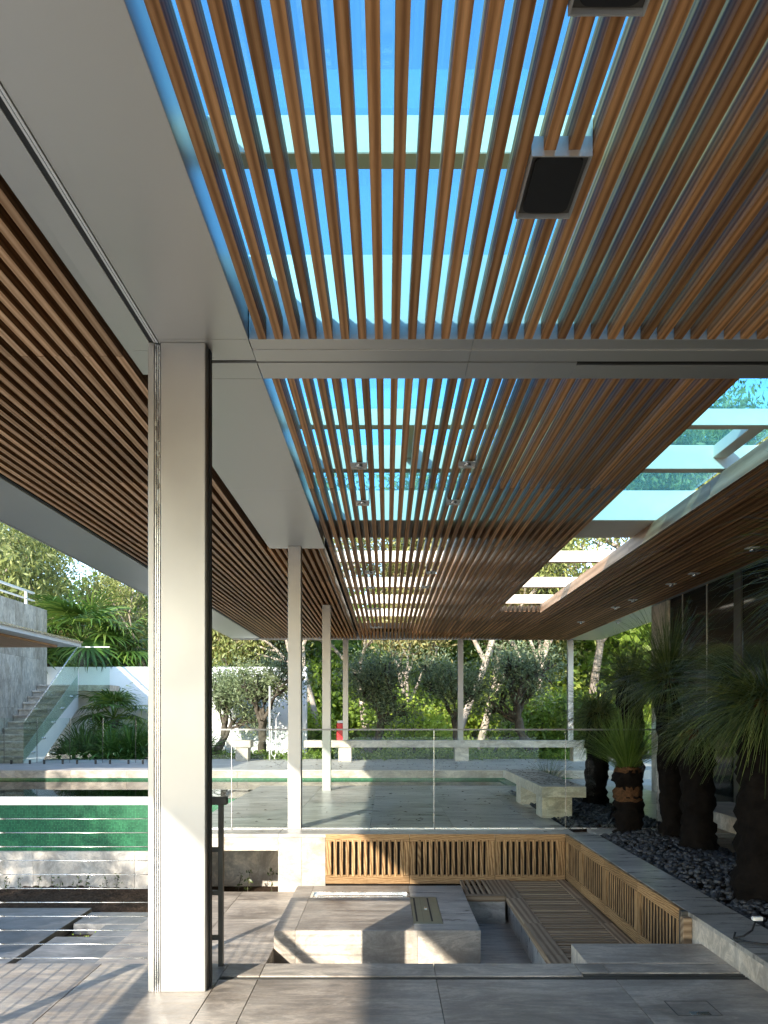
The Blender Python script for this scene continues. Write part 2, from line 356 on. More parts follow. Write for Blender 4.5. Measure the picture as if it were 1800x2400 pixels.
# deck
dk = struct(bx('deck', -1.24, 4.8, 8.98, 15.2, ZG, ZD - .045, 'cream'), 'grey stone deck beyond the sunken lounge')
bx('deck_slab', XE, -1.24, 8.95, 15.2, -.03, ZD - .045, 'cream', dk)
def inbed(x0, x1, y0, y1): return False
tiles(dk, [XE, -1.24, -.20, .82, 1.84, 2.17], [8.93, 9.36, 10.3, 11.5, 12.7, 13.9, 15.2], ZD, .04, 'deck')
tiles(dk, [2.17, 2.83, 3.5], [14.0, 15.2], ZD, .04, 'deck')
tiles(dk, [3.5, 4.8], [8.93, 10.3, 11.7, 13.1, 15.2], ZD, .04, 'deck')
tiles(dk, [2.4, 3.5], [8.93, 9.36], ZD, .04, 'deck')
struct(bx('side_floor', 3.5, 4.8, 4.75, 8.93, ZG, .10, 'deck'), 'shaded grey paving beside the reeded glass wall')
# cream retaining wall of the deck, with an opening on its left
rw = thing('retaining_wall', (-.97, 8.95, ZL), 'sunlit cream travertine wall holding up the deck', 'wall')
bx('slab', -1.24, -.975, 8.93, 8.98, ZG, ZD - .042, 'cream', rw, .002)
bx('slab', -.973, -.70, 8.93, 8.98, ZP, ZD - .042, 'cream', rw, .002)
bx('fascia', XE, -1.855, 8.93, 8.95, -.03, ZD - .042, 'cream', rw)
bx('fascia', -1.852, -1.242, 8.93, 8.95, -.03, ZD - .042, 'cream', rw)
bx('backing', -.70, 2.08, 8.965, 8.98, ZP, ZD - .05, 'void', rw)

# pool
pool = struct(bx('pool_basin', -14, 2.5, 12.78, 16.8, ZG, -.95, 'mosaic'), 'green tiled floor of the pool')
struct(bx('pool_water', -13.99, XE - .01, 12.95, 16.79, ZW - .01, ZW, 'water'), 'still green pool water left of the deck')
w2 = struct(bx('pool_water', XE - .01, 2.38, 15.21, 16.79, ZW - .01, ZW, 'water'), 'narrow strip of pool water behind the deck')
bx('basin_side', XE - .2, XE - .012, 12.95, 15.2, -.95, ZW - .02, 'mosaic', pool); bx('basin_side', XE - .2, 2.38, 15.0, 15.205, -.95, ZW - .02, 'mosaic', pool)
bx('basin_side', 2.385, 2.6, 15.21, 16.8, -.95, ZD, 'mosaic', pool)
pw = thing('pool_wall', (-7, 12.8, ZG), 'green mosaic pool wall on a grey stone plinth', 'wall')
bx('mosaic_face', -14, XE, 12.76, 12.95, -.69, ZW + .012, 'mosaic', pw)
for k in range(7):
    x0 = -14 + k * 1.65; sbox('plinth', x0 + .002, x0 + 1.648, 12.70, 12.95, ZG, -.692, 'wallstone', pw, .003)
bx('undercroft_wall', XE + .01, -1.26, 10.6, 10.8, ZG, -.035, 'wallstone', pw)
bx('undercroft_sunblock', XE - .11, XE + .008, 8.955, 10.8, ZG, -.035, 'wallstone', pw)  # unseen panel added to keep sun out of the deck opening
struct(bx('undercroft_soil', XE + .01, -1.26, 8.99, 10.59, ZG, -.80, 'soil'), 'dark soil under the deck opening')
# far terrace
struct(bx('far_terrace', -30, 9, 16.84, 21.3, ZG, ZT, 'terrace'), 'pale stone terrace on the far side of the pool')
fw = thing('pool_edge_wall', (-5, 16.82, -.95), 'low cream stone wall along the far edge of the pool', 'wall')
x = -14.0; k = 0
while x < 4.0:
    sbox('slab', x + .002, x + 1.198, 16.795, 16.84, ZW + .045, ZT - .012, 'cream', fw); x += 1.2
bx('waterline_band', -14, 4.0, 16.805, 16.84, -.95, ZW + .0445, 'mosaic', fw)
struct(bx('side_paving', 2.6, 9, 15.2, 16.84, ZG, ZD, 'terrace'), 'paving right of the pool end')
struct(bx('side_paving', 5.45, 9, 9.0, 15.2, ZG, ZD, 'terrace'), 'paving outside the reeded glass wall')

# left garden: soil bed, floating pavers
sb = struct(bx('soil_bed', -14, XE, 10.0, 12.70, ZG, ZG + .03, 'soil'), 'dark soil bed below the pool wall')
rng = np.random.default_rng(3)
nx, ny = 220, 34; gx = np.linspace(-14, XE + 1.2, nx); gy = np.linspace(10.95, 12.72, ny)
vv = np.array([(xx, yy, ZG + .02 + .045 * (yy - 10.95) + .05 * rng.random() + .02 * math.sin(xx * 2.1 + yy)) for yy in gy for xx in gx])
ff = [(j * nx + i, j * nx + i + 1, (j + 1) * nx + i + 1, (j + 1) * nx + i) for j in range(ny - 1) for i in range(nx - 1)]
tag(link('soil', fast_mesh('soil', vv, ff, 'soil', True), (0, 0, 0)), 'lumpy mound of brown soil along the plinth', 'soil', kind='stuff')
pv = [(-9.5, -4.2, 7.6, 11.2, .16, 'widest blue-grey garden paver, left of the dark gap'),
      (-4.13, -3.0, 10.3, 10.92, .17, 'garden paver with a pale edge nearest the soil bed'),
      (-3.7, -3.0, 9.75, 10.295, .16, 'small garden paver next to the mossy hole'),
      (-4.13, -3.0, 7.6, 9.74, .16, 'garden paver in front of the mossy hole'),
      (-2.99, -2.5, 7.6, 10.92, .16, 'narrow garden paver along the edge of the lower floor')]
for x0, x1, y0, y1, t, lab in pv:
    o = bx('paver', x0, x1 - .02, y0, y1 - .01, ZG, ZG + t, 'paver', None, .004); tag(o, lab, 'paver', 'floating pavers in the lower garden')

# ================================================================== ROOF
# opaque roofs over the left and right slat fields
rl = thing('roof_canopy', (-2.7, 5, ZC), 'flat metal roof over the left slatted ceiling with a pale soffit edge', 'roof')
bx('deck_plate', -4.0, -.76, -8, 20.4, 3.72, 3.86, 'void', rl)
ys = [-8, -5.4, -3, -.6, 1.8, 4.2, 6.6, 9.0, 11.4, 13.8, 16.2, 18.4, 20.38]
for a, b in zip(ys[:-1], ys[1:]): sbox('soffit_panel', -4.0, -3.3, a + .002, b - .002, ZC, 3.715, 'metal', rl, .002)
bx('edge_trim', -3.298, -3.27, -8, 20.38, ZC + .012, 3.715, 'black', rl)
bx('fascia', -4.03, -4.003, -8, 20.4, ZC - .004, 3.88, 'metal', rl)
# inner gray strip, pale panel, door track alongside the left beam
bx('cover_strip', -1.465, -1.413, -8, 4.70, ZC + .02, 3.715, 'metal', rl)
for a, b in ((-8, -3), (-3, 1.6), (1.6, 4.35)): bx('track_panel', -1.408, -1.294, a + .001, b - .001, ZC, 3.715, 'metal', rl, .001)
bx('track_panel', -1.412, -1.294, 4.352, 4.70, ZC, 3.715, 'metal', rl)
bx('track_slot', -1.2935, -1.2675, -8, 4.25, ZC + .003, 3.71, 'black', rl)
for k in range(2): sbox('track_rail', -1.267 + k * .013, -1.257 + k * .013, -8, 4.25, ZC - .004, 3.71, 'whitemetal', rl)
lbm = thing('left_beam', (-1.0, 3, ZC), 'wide champagne metal beam running back over the main column', 'beam')
bm_ys = [(-8, -3.6), (-3.6, -.2), (-.2, 4.218)]
for a, b in bm_ys: bx('soffit_panel', -1.24, -.747, a + .001, b - .001, ZC, ZC + .03, 'metal', lbm, .0015)
bx('beam_core', -1.24, -.765, -8, 4.70, ZC + .0305, 4.0, 'metal', lbm)
bx('beam_web', -.764, -.749, -8, 4.218, ZC + .031, 4.0, 'metal', lbm)
bx('soffit_panel', -1.24, -.749, 4.22, 4.466, ZC, ZC + .03, 'metal', lbm)
bx('soffit_panel', -1.24, -.749, 4.504, 4.708, ZC, ZC + .03, 'metal', lbm)
for a, b in ((4.712, 6.998), (7.0, 9.47)): bx('soffit_panel', -1.42, -.747, a + .001, b - .001, ZC, ZC + .03, 'metal', lbm, .0015)
bx('beam_core', -1.415, -.765, 4.712, 9.465, ZC + .0305, 4.0, 'metal', lbm)
bx('beam_web', -.764, -.749, 4.712, 9.465, ZC + .031, 4.0, 'metal', lbm)

rr_ = thing('roof_canopy', (4.2, 6, ZC), 'flat roof over the right slatted ceiling beside the reeded glass', 'roof')
bx('deck_plate', 3.25, 5.6, 4.71, 20.4, 3.66, 3.78, 'void', rr_)
bx('soffit_panel', 4.76, 5.6, 4.72, 20.38, ZC - .03, 3.655, 'metal', rr_); bx('room_ceiling', 2.19, 5.6, -8, 4.2, ZC, 3.86, 'metal', rr_)
bx('rear_ceiling', -.747, 2.19, -8, -2.0, ZC, 3.86, 'metal', rr_)
bx('far_plate', -.76, 3.24, 19.6, 20.4, 3.72, 3.86, 'void', rr_)
bx('far_fascia', -4.0, 5.6, 20.402, 20.43, ZC - .03, 3.9, 'whitemetal', rr_)

# transverse beam with door-track slots
tb = thing('cross_beam', (2, 4.46, ZC), 'champagne metal beam with black track slots crossing above the lounge', 'beam')
bx('beam_core', -.745, 5.6, 4.225, 4.705, ZC + .0315, 4.0, 'metal', tb)
for a, b in ((-.745, .47), (.47, 2.6), (2.6, 5.6)):
    bx('soffit_panel', a + .001, b - .001, 4.22, 4.335, ZC, ZC + .03, 'metal', tb, .001)
    bx('soffit_panel', a + .001, b - .001, 4.337, 4.470, ZC - .006, ZC + .03, 'metal', tb, .001)
for a, b in ((-.745, .47), (.47, 1.10)): bx('soffit_panel', a + .001, b - .001, 4.502, 4.710, ZC, ZC + .03, 'metal', tb, .001)
bx('soffit_panel', 1.101, 2.6, 4.54, 4.710, ZC, ZC + .03, 'metal', tb, .001); bx('soffit_panel', 2.602, 5.6, 4.54, 4.710, ZC, ZC + .03, 'metal', tb, .001)
bx('track_blade', 1.101, 5.6, 4.512, 4.528, ZC + .002, ZC + .03, 'metal_dark', tb)
bx('slot', -1.24, 5.6, 4.4705, 4.5015, ZC + .012, ZC + .0312, 'black', tb); bx('slot', 1.1, 5.6, 4.5285, 4.5395, ZC + .012, ZC + .0312, 'black', tb)

# slatted ceilings: every board between joints is a part
JR = random.Random(12)
P_, SW, SH = .0897, .043, .118
def shade_sides(me):                                   # one wood; sides coloured darker to paint shade between boards
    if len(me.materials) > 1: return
    me.materials.append(M['slat_shade'])
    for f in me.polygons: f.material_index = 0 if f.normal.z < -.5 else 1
def slats(root, xs_, cuts, z=ZC, mat='slat', h=SH):
    for x in xs_:
        for a, b in zip(cuts[:-1], cuts[1:]):
            o = sbox('slat', x - SW / 2, x + SW / 2, a + .0015, b - .0015, z, z + h, mat, root); shade_sides(o.data) if mat == 'slat_pale' or x > 2.9 else None
            o.location.z += JR.uniform(-.002, .002); o.location.x += JR.uniform(-.0012, .0012); o.rotation_euler = (0, JR.uniform(-.012, .012), JR.uniform(-.0006, .0006))
cs = [.048 + P_ * k for k in range(-8, 24)]                       # centre field
r1 = thing('slatted_ceiling', (.7, 1, ZC), 'cedar slats under the skylight nearest the camera, above the cross beam', 'slatted ceiling')
slats(r1, cs, [-2.0, .2, 2.2, 4.2225] if False else [-2.0, 1.2, 4.2185])
r2 = thing('slatted_ceiling', (.7, 12, ZC), 'long cedar slat ceiling over the lounge and deck, left of the open slot', 'slatted ceiling')
cuts2 = [4.712, 6.98, 9.38, 11.78, 14.18, 16.58, 18.98, 20.395]
slats(r2, cs, cuts2)
ls = [-1.52 - P_ * k for k in range(0, 20)]
r3 = thing('slatted_ceiling', (-2.4, 8, ZC), 'paler cedar slats on the left, between the beam and the pale soffit edge', 'slatted ceiling')
slats(r3, [x for x in ls if x > -3.26], [-.4, 2.04, 4.44, 6.84, 9.24, 11.64, 14.04, 16.44, 18.84, 20.395], ZC + .01, 'slat_pale')
ms = [-1.43 + P_ * k for k in range(0, 8)]
r5 = thing('slatted_ceiling', (-1.1, 14, ZC), 'short field of cedar slats behind the second post, where the left beam ends', 'slatted ceiling')
slats(r5, [x for x in ms if x < -.72], [9.48, 11.78, 14.18, 16.58, 18.98, 20.395])
r4 = thing('slatted_ceiling', (3.9, 12, ZC - .05), 'dim cedar slats on the right, between the open slot and the reeded glass', 'slatted ceiling')
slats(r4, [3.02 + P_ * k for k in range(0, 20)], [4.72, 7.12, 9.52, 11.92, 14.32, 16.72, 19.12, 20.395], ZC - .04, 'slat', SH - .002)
for a, b in zip([4.72, 7.12, 9.52, 11.92, 13.5, 15.0][:-1], [7.12, 9.52, 11.92, 13.5, 15.0]):
    sbox('edge_board', 2.95, 2.978, a + .0015, b - .0015, ZC - .045, ZC + .115, 'fascia_wood', r4)
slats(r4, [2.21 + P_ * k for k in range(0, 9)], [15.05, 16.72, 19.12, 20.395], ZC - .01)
# rafters, glazing
def rafter(name, x0, x1, d0, d1, z0, z1, lab):
    return tag(bx(name, x0, x1, d0, d1, z0, z1, 'beam', None, .004), lab, 'beam', 'pale beams above the slats')
rafter('roof_beam', -.745, 3.2, 3.24, 3.34, 3.84, 4.0, 'pale beam above the near slats, crossing the skylight below the top edge')
rafter('roof_beam', -.745, 4.6, 6.33, 6.43, 3.865, 4.0, 'first pale beam behind the cross beam, under the skylight glass')
rafter('roof_beam', -.745, 4.6, 7.18, 7.30, 3.78, 4.0, 'deep pale beam ahead of the box beam, second behind the cross beam')
rafter('box_beam', -.745, 4.6, 8.62, 9.47, 3.67, 4.0, 'big pale box beam level with the second post')
for d, l in ((11.9, 'pale open roof beam just beyond the box beam'), (14.25, 'pale open roof beam in the middle of the far slats'),
             (16.3, 'pale open roof beam second from the far roof edge'), (18.4, 'pale open roof beam nearest the far roof edge')):
    rafter('roof_beam', -.745, 4.6, d, d + .12, 3.87 if d > 12 else 3.865, 4.0 + (.05 if d > 12 else .03), l)
for (xa, lab) in ((.14, 'short strut joining the two skylight beams above the slats'), (3.0, 'short strut joining the two skylight beams above the open slot')):
    rafter('strut', xa, xa + .13, 6.432, 7.178, 3.88, 3.99, lab)
sk = thing('skylight', (1.5, 4, 4.0), 'glass skylight above the cedar slats', 'skylight')
for x0, x1 in ((-.76, 3.4),):
    for a, b in ((-2, .65), (.65, 3.29), (3.29, 4.45), (4.45, 6.38), (6.38, 9.05)):
        sbox('pane', x0 + .003, x1 - .003, a + .003, b - .003, 4.003, 4.015, 'glass_roof', sk)

# ------------------------------------------------------------------ posts
mc = thing('main_column', (-1.13, 4.4, 0), 'broad champagne metal column in the foreground', 'column')
bx('shaft', -1.233, -.988, 4.255, 4.38, 0, ZC, 'column_metal', mc, .003)
bx('flange', -1.300, -1.267, 4.255, 4.38, 0, ZC, 'column_metal', mc, .002)
bx('slot', -1.267, -1.233, 4.30, 4.375, .001, ZC - .001, 'black', mc)
for k in range(3): sbox('track_rail', -1.264 + k * .0105, -1.2595 + k * .0105, 4.262, 4.2995, .001, ZC - .002, 'steel', mc)
bx('door_channel', -.9875, -.978, 4.33, 4.378, .001, ZC - .001, 'black', mc)
bx('side_lining', -.9878, -.9845, 4.262, 4.329, .001, ZC - .001, 'metal_dark', mc)
def post(xc, d, z0, lab, wd=.155):
    t = thing('post', (xc, d, z0), lab, 'post', 'slender roof posts')
    bx('shaft', xc - wd / 2, xc + wd / 2, d, d + wd, z0, ZC - .002, 'column_metal', t, .003)
    bx('base_plate', xc - wd / 2 - .004, xc + wd / 2 + .004, d - .004, d + wd + .004, z0, z0 + .008, 'column_metal', t)
post(-1.10, 9.32, ZD, 'nearest slender post, standing in the glass balustrade')
post(-1.095, 14.2, ZD, 'slender post at the pool edge, second from the camera')
BT = EYE - 55 * 20.4 / F
for xp, lab in ((810, 'slender far post on the bench beside the red rescue board'), (1079, 'slender far post in the middle, rising from the bench'), (1336, 'slender far post behind the grass trees')):
    post((xp - CX) * 20.4 / F, 20.32, BT, lab, .14)

# ------------------------------------------------------------------ right-hand reeded glass wall
gw = thing('reeded_wall', (4.85, 5, ZD), 'dark reeded glass wall on the right', 'glass wall')
edges = [-6 + 1.02 * k for k in range(0, 16)] + [10.55]
edges = sorted(set([round(e, 2) for e in edges if e < 10.2] + [10.58]))
edges += [10.8, 11.74, 12.7, 13.28]
for a, b in zip(edges[:-1], edges[1:]):
    if abs(a - 10.58) < .01: bx('frame', 4.80, 4.9, a, b, .1, ZC - .045, 'metal_dark', gw); continue
    n = max(4, int((b - a) / .034)); q = MB(); y = np.linspace(a + .01, b - .01, 2 * n + 1)
    for k, yy in enumerate(y):
        xx = 4.82 + (.012 if k % 2 else 0); q.v += [(xx, yy, .1), (xx, yy, ZC - .045)]
    q.f = [(2 * k, 2 * k + 2, 2 * k + 3, 2 * k + 1) for k in range(2 * n)]
    q.build('reeded_pane', 'reeded', gw, True)
    sbox('mullion', 4.808, 4.84, a - .009, a + .009, .1, ZC - .045, 'metal', gw)
bx('backing', 4.87, 4.9, -6, 13.28, .1, ZC - .045, 'black', gw)
tag(bx('stone_pier', 4.8, 5.45, 13.3, 14.15, ZD, ZC - .045, 'wallstone', None, .003), 'pale stone pier where the reeded glass wall ends', 'pier')

# ------------------------------------------------------------------ sunken lounge: grilles, seats, fire table
def grille_x(root, x0, x1, y, z0, z1):        # grille facing -Y
    bx('rail', x0, x1, y, y + .035, z1 - .085, z1, 'pine_h', root, .003); bx('rail', x0, x1, y, y + .035, z0, z0 + .10, 'pine_h', root, .003)
    sbox('stile', x0, x0 + .065, y, y + .035, z0 + .1005, z1 - .0855, 'pine', root, .003); sbox('stile', x1 - .065, x1, y, y + .035, z0 + .1005, z1 - .0855, 'pine', root, .003)
    n = int(round((x1 - x0 - .13) / .0665)); p = (x1 - x0 - .13) / n
    for k in range(n):
        c = x0 + .065 + p * (k + .5) + .012; 
        if k < n - 1 or True: sbox('slat', c - .019, c + .019, y - .004, y + .022, z0 + .085, z1 - .065, 'pine', root, .002)
def grille_y(root, y0, y1, x, z0, z1):        # grille facing -X
    bx('backing', x + .0142, x + .0335, y0 + .066, y1 - .066, z0 + .101, z1 - .086, 'void', root)  # dark sheet over the kerb stands in for shade between the slats
    bx('rail', x, x + .03, y0, y1, z1 - .085, z1, 'pine_h', root, .003); bx('rail', x, x + .03, y0, y1, z0, z0 + .10, 'pine_h', root, .003)
    sbox('stile', x, x + .03, y0, y0 + .065, z0 + .1005, z1 - .0855, 'pine', root, .003); sbox('stile', x, x + .03, y1 - .065, y1, z0 + .1005, z1 - .0855, 'pine', root, .003)
    n = int(round((y1 - y0 - .13) / .0665)); p = (y1 - y0 - .13) / n
    for k in range(n):
        c = y0 + .065 + p * (k + .5); sbox('slat', x + .010, x + .014, c - .0145, c + .0145, z0 + .085, z1 - .065, 'pine', root, .002)
ZS = -.36
for k, (a, b, lab) in enumerate(((-.70, .263, 'sunlit pine grille panel at the left end of the lounge back'), (.263, 1.24, 'half-shaded pine grille panel in the middle of the lounge back'), (1.24, 2.045, 'shaded pine grille panel in the back corner of the lounge'))):
    t = thing('grille_panel', ((a + b) / 2, 8.93, ZS), lab, 'grille panel', 'slatted pine backrest panels'); grille_x(t, a + .002, b - .002, 8.928, ZS - .05, ZD - .002)
gl_ = ('shaded pine grille panel on the lounge side wall, next to the back corner', 'second pine grille panel along the lounge side wall from the back', 'third pine grille panel along the lounge side wall from the back', 'nearest pine grille panel on the lounge side wall')
for (a, b), lab in zip(((8.23, 8.925), (7.34, 8.23), (6.37, 7.34), (5.43, 6.37)), gl_):
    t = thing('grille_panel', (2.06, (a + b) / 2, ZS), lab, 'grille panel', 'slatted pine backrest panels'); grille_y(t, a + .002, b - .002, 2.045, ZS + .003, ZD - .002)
ep = thing('end_post', (2.05, 5.38, ZS), 'pair of dark timber stubs closing the side grille', 'timber post')
bx('stub', 2.03, 2.078, 5.375, 5.425, ZS - .05, ZD + .0, 'metal_dark', ep, .002); bx('stub', 2.02, 2.078, 5.31, 5.372, ZS - .05, ZD - .03, 'grey_wood', ep, .003)
# side seat
def seat_block(label, x0, x1, y0, y1):
    t = thing('slatted_seat', ((x0 + x1) / 2, (y0 + y1) / 2, ZP), label, 'seat', 'low slatted lounge seats'); return t
mods = [(5.165, 6.1), (6.1, 7.04), (7.04, 8.02), (8.02, 8.925)]
sl = ('slatted timber seat section nearest the landing block', 'second slatted seat section along the side wall', 'third slatted seat section along the side wall', 'slatted seat section in the back corner of the lounge')
for (a, b), lab in zip(mods, sl):
    t = seat_block(lab, 1.24, 2.04, a, b)
    bx('base', 1.275, 2.04, a, b, ZP, ZS - .07, 'deck', t)
    bx('board', 1.24, 1.40, a + .002, b - .002, ZS - .06, ZS, 'grey_wood_y', t, .003); bx('board', 1.93, 2.04, a + .002, b - .002, ZS - .06, ZS, 'grey_wood_y', t, .003)
    bx('board', 1.402, 1.928, a + .002, a + .06, ZS - .06, ZS - .001, 'grey_wood', t, .003)
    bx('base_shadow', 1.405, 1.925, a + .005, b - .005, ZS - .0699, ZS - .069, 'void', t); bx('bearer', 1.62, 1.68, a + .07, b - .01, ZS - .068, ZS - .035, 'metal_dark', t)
    y = a + .115
    while y < b - .035:
        sbox('slat', 1.402, 1.928, y - .03, y + .03, ZS - .034, ZS - .002, 'grey_wood', t, .002); y += .0975
t = seat_block('short slatted seat behind the fire table, along the back grille', .82, 1.24, 8.11, 8.92)
bx('base', .84, 1.238, 8.145, 8.92, ZP, ZS - .07, 'deck', t)
bx('board', .82, 1.236, 8.11, 8.20, ZS - .06, ZS, 'grey_wood', t, .003); bx('board', 1.13, 1.236, 8.202, 8.92, ZS - .06, ZS, 'grey_wood_y', t, .003)
for k in range(5): sbox('slat', .835 + k * .061, .870 + k * .061, 8.203, 8.92, ZS - .034, ZS - .002, 'grey_wood_y', t, .002)
bx('bearer', .83, 1.12, 8.5, 8.56, ZS - .068, ZS - .035, 'metal_dark', t)
# fire table
HT = 1.85; ZTB = EYE - HT
ta = thing('fire_table', (-.08, 7.65, ZP), 'large square stone fire table in the sunken lounge', 'fire table')
bx('body', -.972, .812, 6.777, 8.55, ZP, ZTB - .0305, 'cream', ta)
for a, b in ((-.975, -.79), (-.79, .27), (.27, .815)):
    bx('front_slab', a + .001, b - .001, 6.757, 6.776, ZP, ZTB - .001, 'cream', ta, .001)
bx('top_slab', -.974, -.791, 6.777, 8.55, ZTB - .03, ZTB, 'floor', ta, .0015)
bx('top_slab', -.789, .2405, 6.777, 7.978, ZTB - .03, ZTB, 'floor', ta, .0015); bx('top_slab', -.789, .2405, 8.262, 8.55, ZTB - .03, ZTB, 'floor', ta, .0015)
bx('top_slab', .2425, .814, 6.777, 6.985, ZTB - .03, ZTB, 'deck', ta, .0015); bx('top_slab', .2425, .814, 8.015, 8.55, ZTB - .03, ZTB, 'deck', ta, .0015); bx('top_slab', .508, .814, 6.987, 8.013, ZTB - .03, ZTB, 'deck', ta, .0015)
bt = bx('burner_tray', -.787, .238, 7.98, 8.26, ZTB - .03, ZTB - .018, 'steel', ta)
bx('burner_rim', -.787, .238, 7.98, 8.0, ZTB - .0175, ZTB + .002, 'steel', bt); bx('burner_rim', -.787, .238, 8.24, 8.26, ZTB - .0175, ZTB + .002, 'steel', bt)
bx('burner_rim', -.787, -.76, 8.0, 8.24, ZTB - .0175, ZTB + .002, 'steel', bt); bx('burner_rim', .21, .238, 8.0, 8.24, ZTB - .0175, ZTB + .002, 'steel', bt)
bx('burner_pipe', -.72, .17, 8.09, 8.13, ZTB - .0175, ZTB - .002, 'steel', bt)
hb = bx('hatch', .245, .505, 6.99, 8.01, ZTB - .03, ZTB + .003, 'olive_plate', ta, .001)
for xx in (.268, .405): bx('slot', xx, xx + .016, 7.05, 7.95, ZTB + .0035, ZTB + .005, 'black', hb)
q = MB().box(.335, .337, 7.02, 7.98, ZTB + .0031, ZTB + .004).box(.43, .432, 7.3, 7.7, ZTB + .0031, ZTB + .004); q.build('score_line', 'metal_dark', hb)
bx('pull_ring', .36, .39, 7.50, 7.55, ZTB + .0031, ZTB + .008, 'steel', hb)

# ------------------------------------------------------------------ glass balustrade on the deck edge
GZ = EYE - 28 * 9.36 / F
gf = [(XE, -1.86, 'glass balustrade panel behind the main column'), (-1.84, -1.185, 'glass balustrade panel left of the nearest slender post'), (-1.015, .565, 'glass balustrade panel right of the nearest slender post'),
      (.58, 2.14, 'glass balustrade panel in the middle, left of the small grass tree'), (2.16, 3.24, 'glass balustrade panel crossing the grass trees')]
for a, b, lab in gf:
    t = thing('glass_balustrade', ((a + b) / 2, 9.36, ZD), lab, 'balustrade', 'glass balustrade panels on the deck edge')
    bx('pane', a, b, 9.354, 9.366, ZD, GZ - .02, 'glass_fence', t)
    bx('top_rail', a - .004, b + .004, 9.345, 9.375, GZ - .0195, GZ, 'rail_grey', t)
    bx('edge_strip', b + .0002, b + .0045, 9.354, 9.366, ZD, GZ - .02, 'steel', t)
    bx('base_channel', a, b, 9.34, 9.3535, ZD, ZD + .012, 'steel', t)
# far glass fence across the pool
FG = [-10.2, -9.3, -8.5, -7.7, -6.9, -6.1, -5.3]
for k in range(6):
    nm = ('first', 'second', 'third', 'fourth', 'fifth', 'sixth')[k]
    t = thing('glass_fence', (FG[k] + .4, 19.0, ZT), f'frameless pool fence glass before the stair, {nm} from the left', 'glass fence', 'pool fence panels before the stair')
    bx('pane', FG[k] + .01, FG[k + 1] - .01, 18.994, 19.006, ZT + .03, ZT + 1.12, 'glass_fence', t)
    for e in (.15, FG[k + 1] - FG[k] - .2): bx('spigot', FG[k] + e, FG[k] + e + .04, 18.98, 19.02, ZT, ZT + .10, 'metal_dark', t)
    bx('edge_strip', FG[k + 1] - .0098, FG[k + 1] - .004, 18.99, 19.01, ZT + .03, ZT + 1.12, 'metal_dark', t)

# ------------------------------------------------------------------ cable balustrades
zc = [.885 - .084 * k for k in range(11)]
cb = thing('cable_balustrade', (-1.9, 4.7, 0), 'white-railed cable balustrade left of the main column', 'balustrade')
bx('handrail', -2.47, -1.31, 4.68, 4.735, .971, 1.017, 'whitemetal', cb, .003)
bx('handrail', -1.305, -.96, 4.68, 4.735, .971, 1.017, 'metal_dark', cb, .003)  # same rail; dark colour stands in for the column's shadow
bx('post', -2.475, -2.425, 4.685, 4.73, 0, .9705, 'whitemetal', cb)
bx('post', -1.012, -.984, 4.69, 4.725, 0, .9705, 'metal_dark', cb)  # stub posts and brackets carry the same painted shadow tone
for z in (.70, .44, .17): sbox('bracket', -1.12, -1.0125, 4.70, 4.715, z - .015, z + .015, 'metal_dark', cb)
bx('post', -1.15, -1.121, 4.69, 4.725, 0, .9705, 'metal_dark', cb)
for z in zc:
    MB().tube([(-2.45, 4.707, z), (-1.13, 4.707, z)], .0028, 6).build('cable', 'steel', cb, True)
    MB().tube([(-2.42, 4.707, z), (-2.40, 4.707, z), (-2.33, 4.707, z), (-2.30, 4.707, z)], [.004, .006, .006, .003], 8).build('swage', 'steel', cb, True)
cb2 = thing('cable_balustrade', (XE, 1, 0), 'cable balustrade along the left floor edge beside the camera', 'balustrade')
bx('handrail', -2.49, -2.41, -5.5, 4.675, .965, 1.017, 'whitemetal', cb2)
for y in (2.69, .5, -1.7, -3.9): bx('post', -2.475, -2.42, y - .035, y + .035, 0, .9645, 'whitemetal', cb2)
for z in zc: MB().tube([(-2.45, -5.5, z), (-2.45, 4.68, z)], .004, 6).build('cable', 'steel', cb2, True)

# ------------------------------------------------------------------ benches
def slab_bench(name, lab, x0, x1, y0, y1, zt, th, z0, legs, seams, axis, mat='cream'):
    t = thing(name, ((x0 + x1) / 2, (y0 + y1) / 2, z0), lab, 'bench')
    s = [x0 if axis == 'x' else y0] + seams + [x1 if axis == 'x' else y1]
    for a, b in zip(s[:-1], s[1:]):
        if axis == 'x': bx('seat_slab', a + .001, b - .001, y0, y1, zt - th, zt, mat, t, .003)
        else: bx('seat_slab', x0, x1, a + .001, b - .001, zt - th, zt, mat, t, .003)
    for (a, b, c, d) in legs: bx('pedestal', a, b, c, d, z0, zt - th - .0005, mat, t, .002)
    return t
sp = F / 20.15
def wx(px, D=20.15): return (px - CX) * D / F
slab_bench('stone_bench', 'long stone bench on the far terrace carrying the far posts', wx(712), 5.2, 20.15, 20.65, BT, .18, ZT,
           [(wx(793), wx(823), 20.2, 20.6), (wx(1067), wx(1099), 20.2, 20.6), (wx(1345), wx(1375), 20.2, 20.6)], [-.0, 2.4], 'x')
slab_bench('stone_bench', 'short stone bench on the far terrace left of the second post', wx(530), wx(587), 20.15, 20.65, BT, .18, ZT, [(wx(551), wx(580), 20.2, 20.6)], [], 'x')
slab_bench('stone_bench', 'stone bench slab by the pebbles behind the glass, with fallen leaves', 2.0, 2.57, 10.05, 13.4, .60, .14, ZD - .06,
           [(2.06, 2.46, 10.35, 10.75), (2.06, 2.46, 12.0, 12.4)], [], 'y')
slab_bench('stone_bench', 'stone bench among the grass trees beside the reeded wall', 3.46, 4.05, 7.5, 9.2, .50, .165, .10, [(3.56, 3.98, 7.62, 7.74), (3.56, 3.98, 9.0, 9.12)], [], 'y')
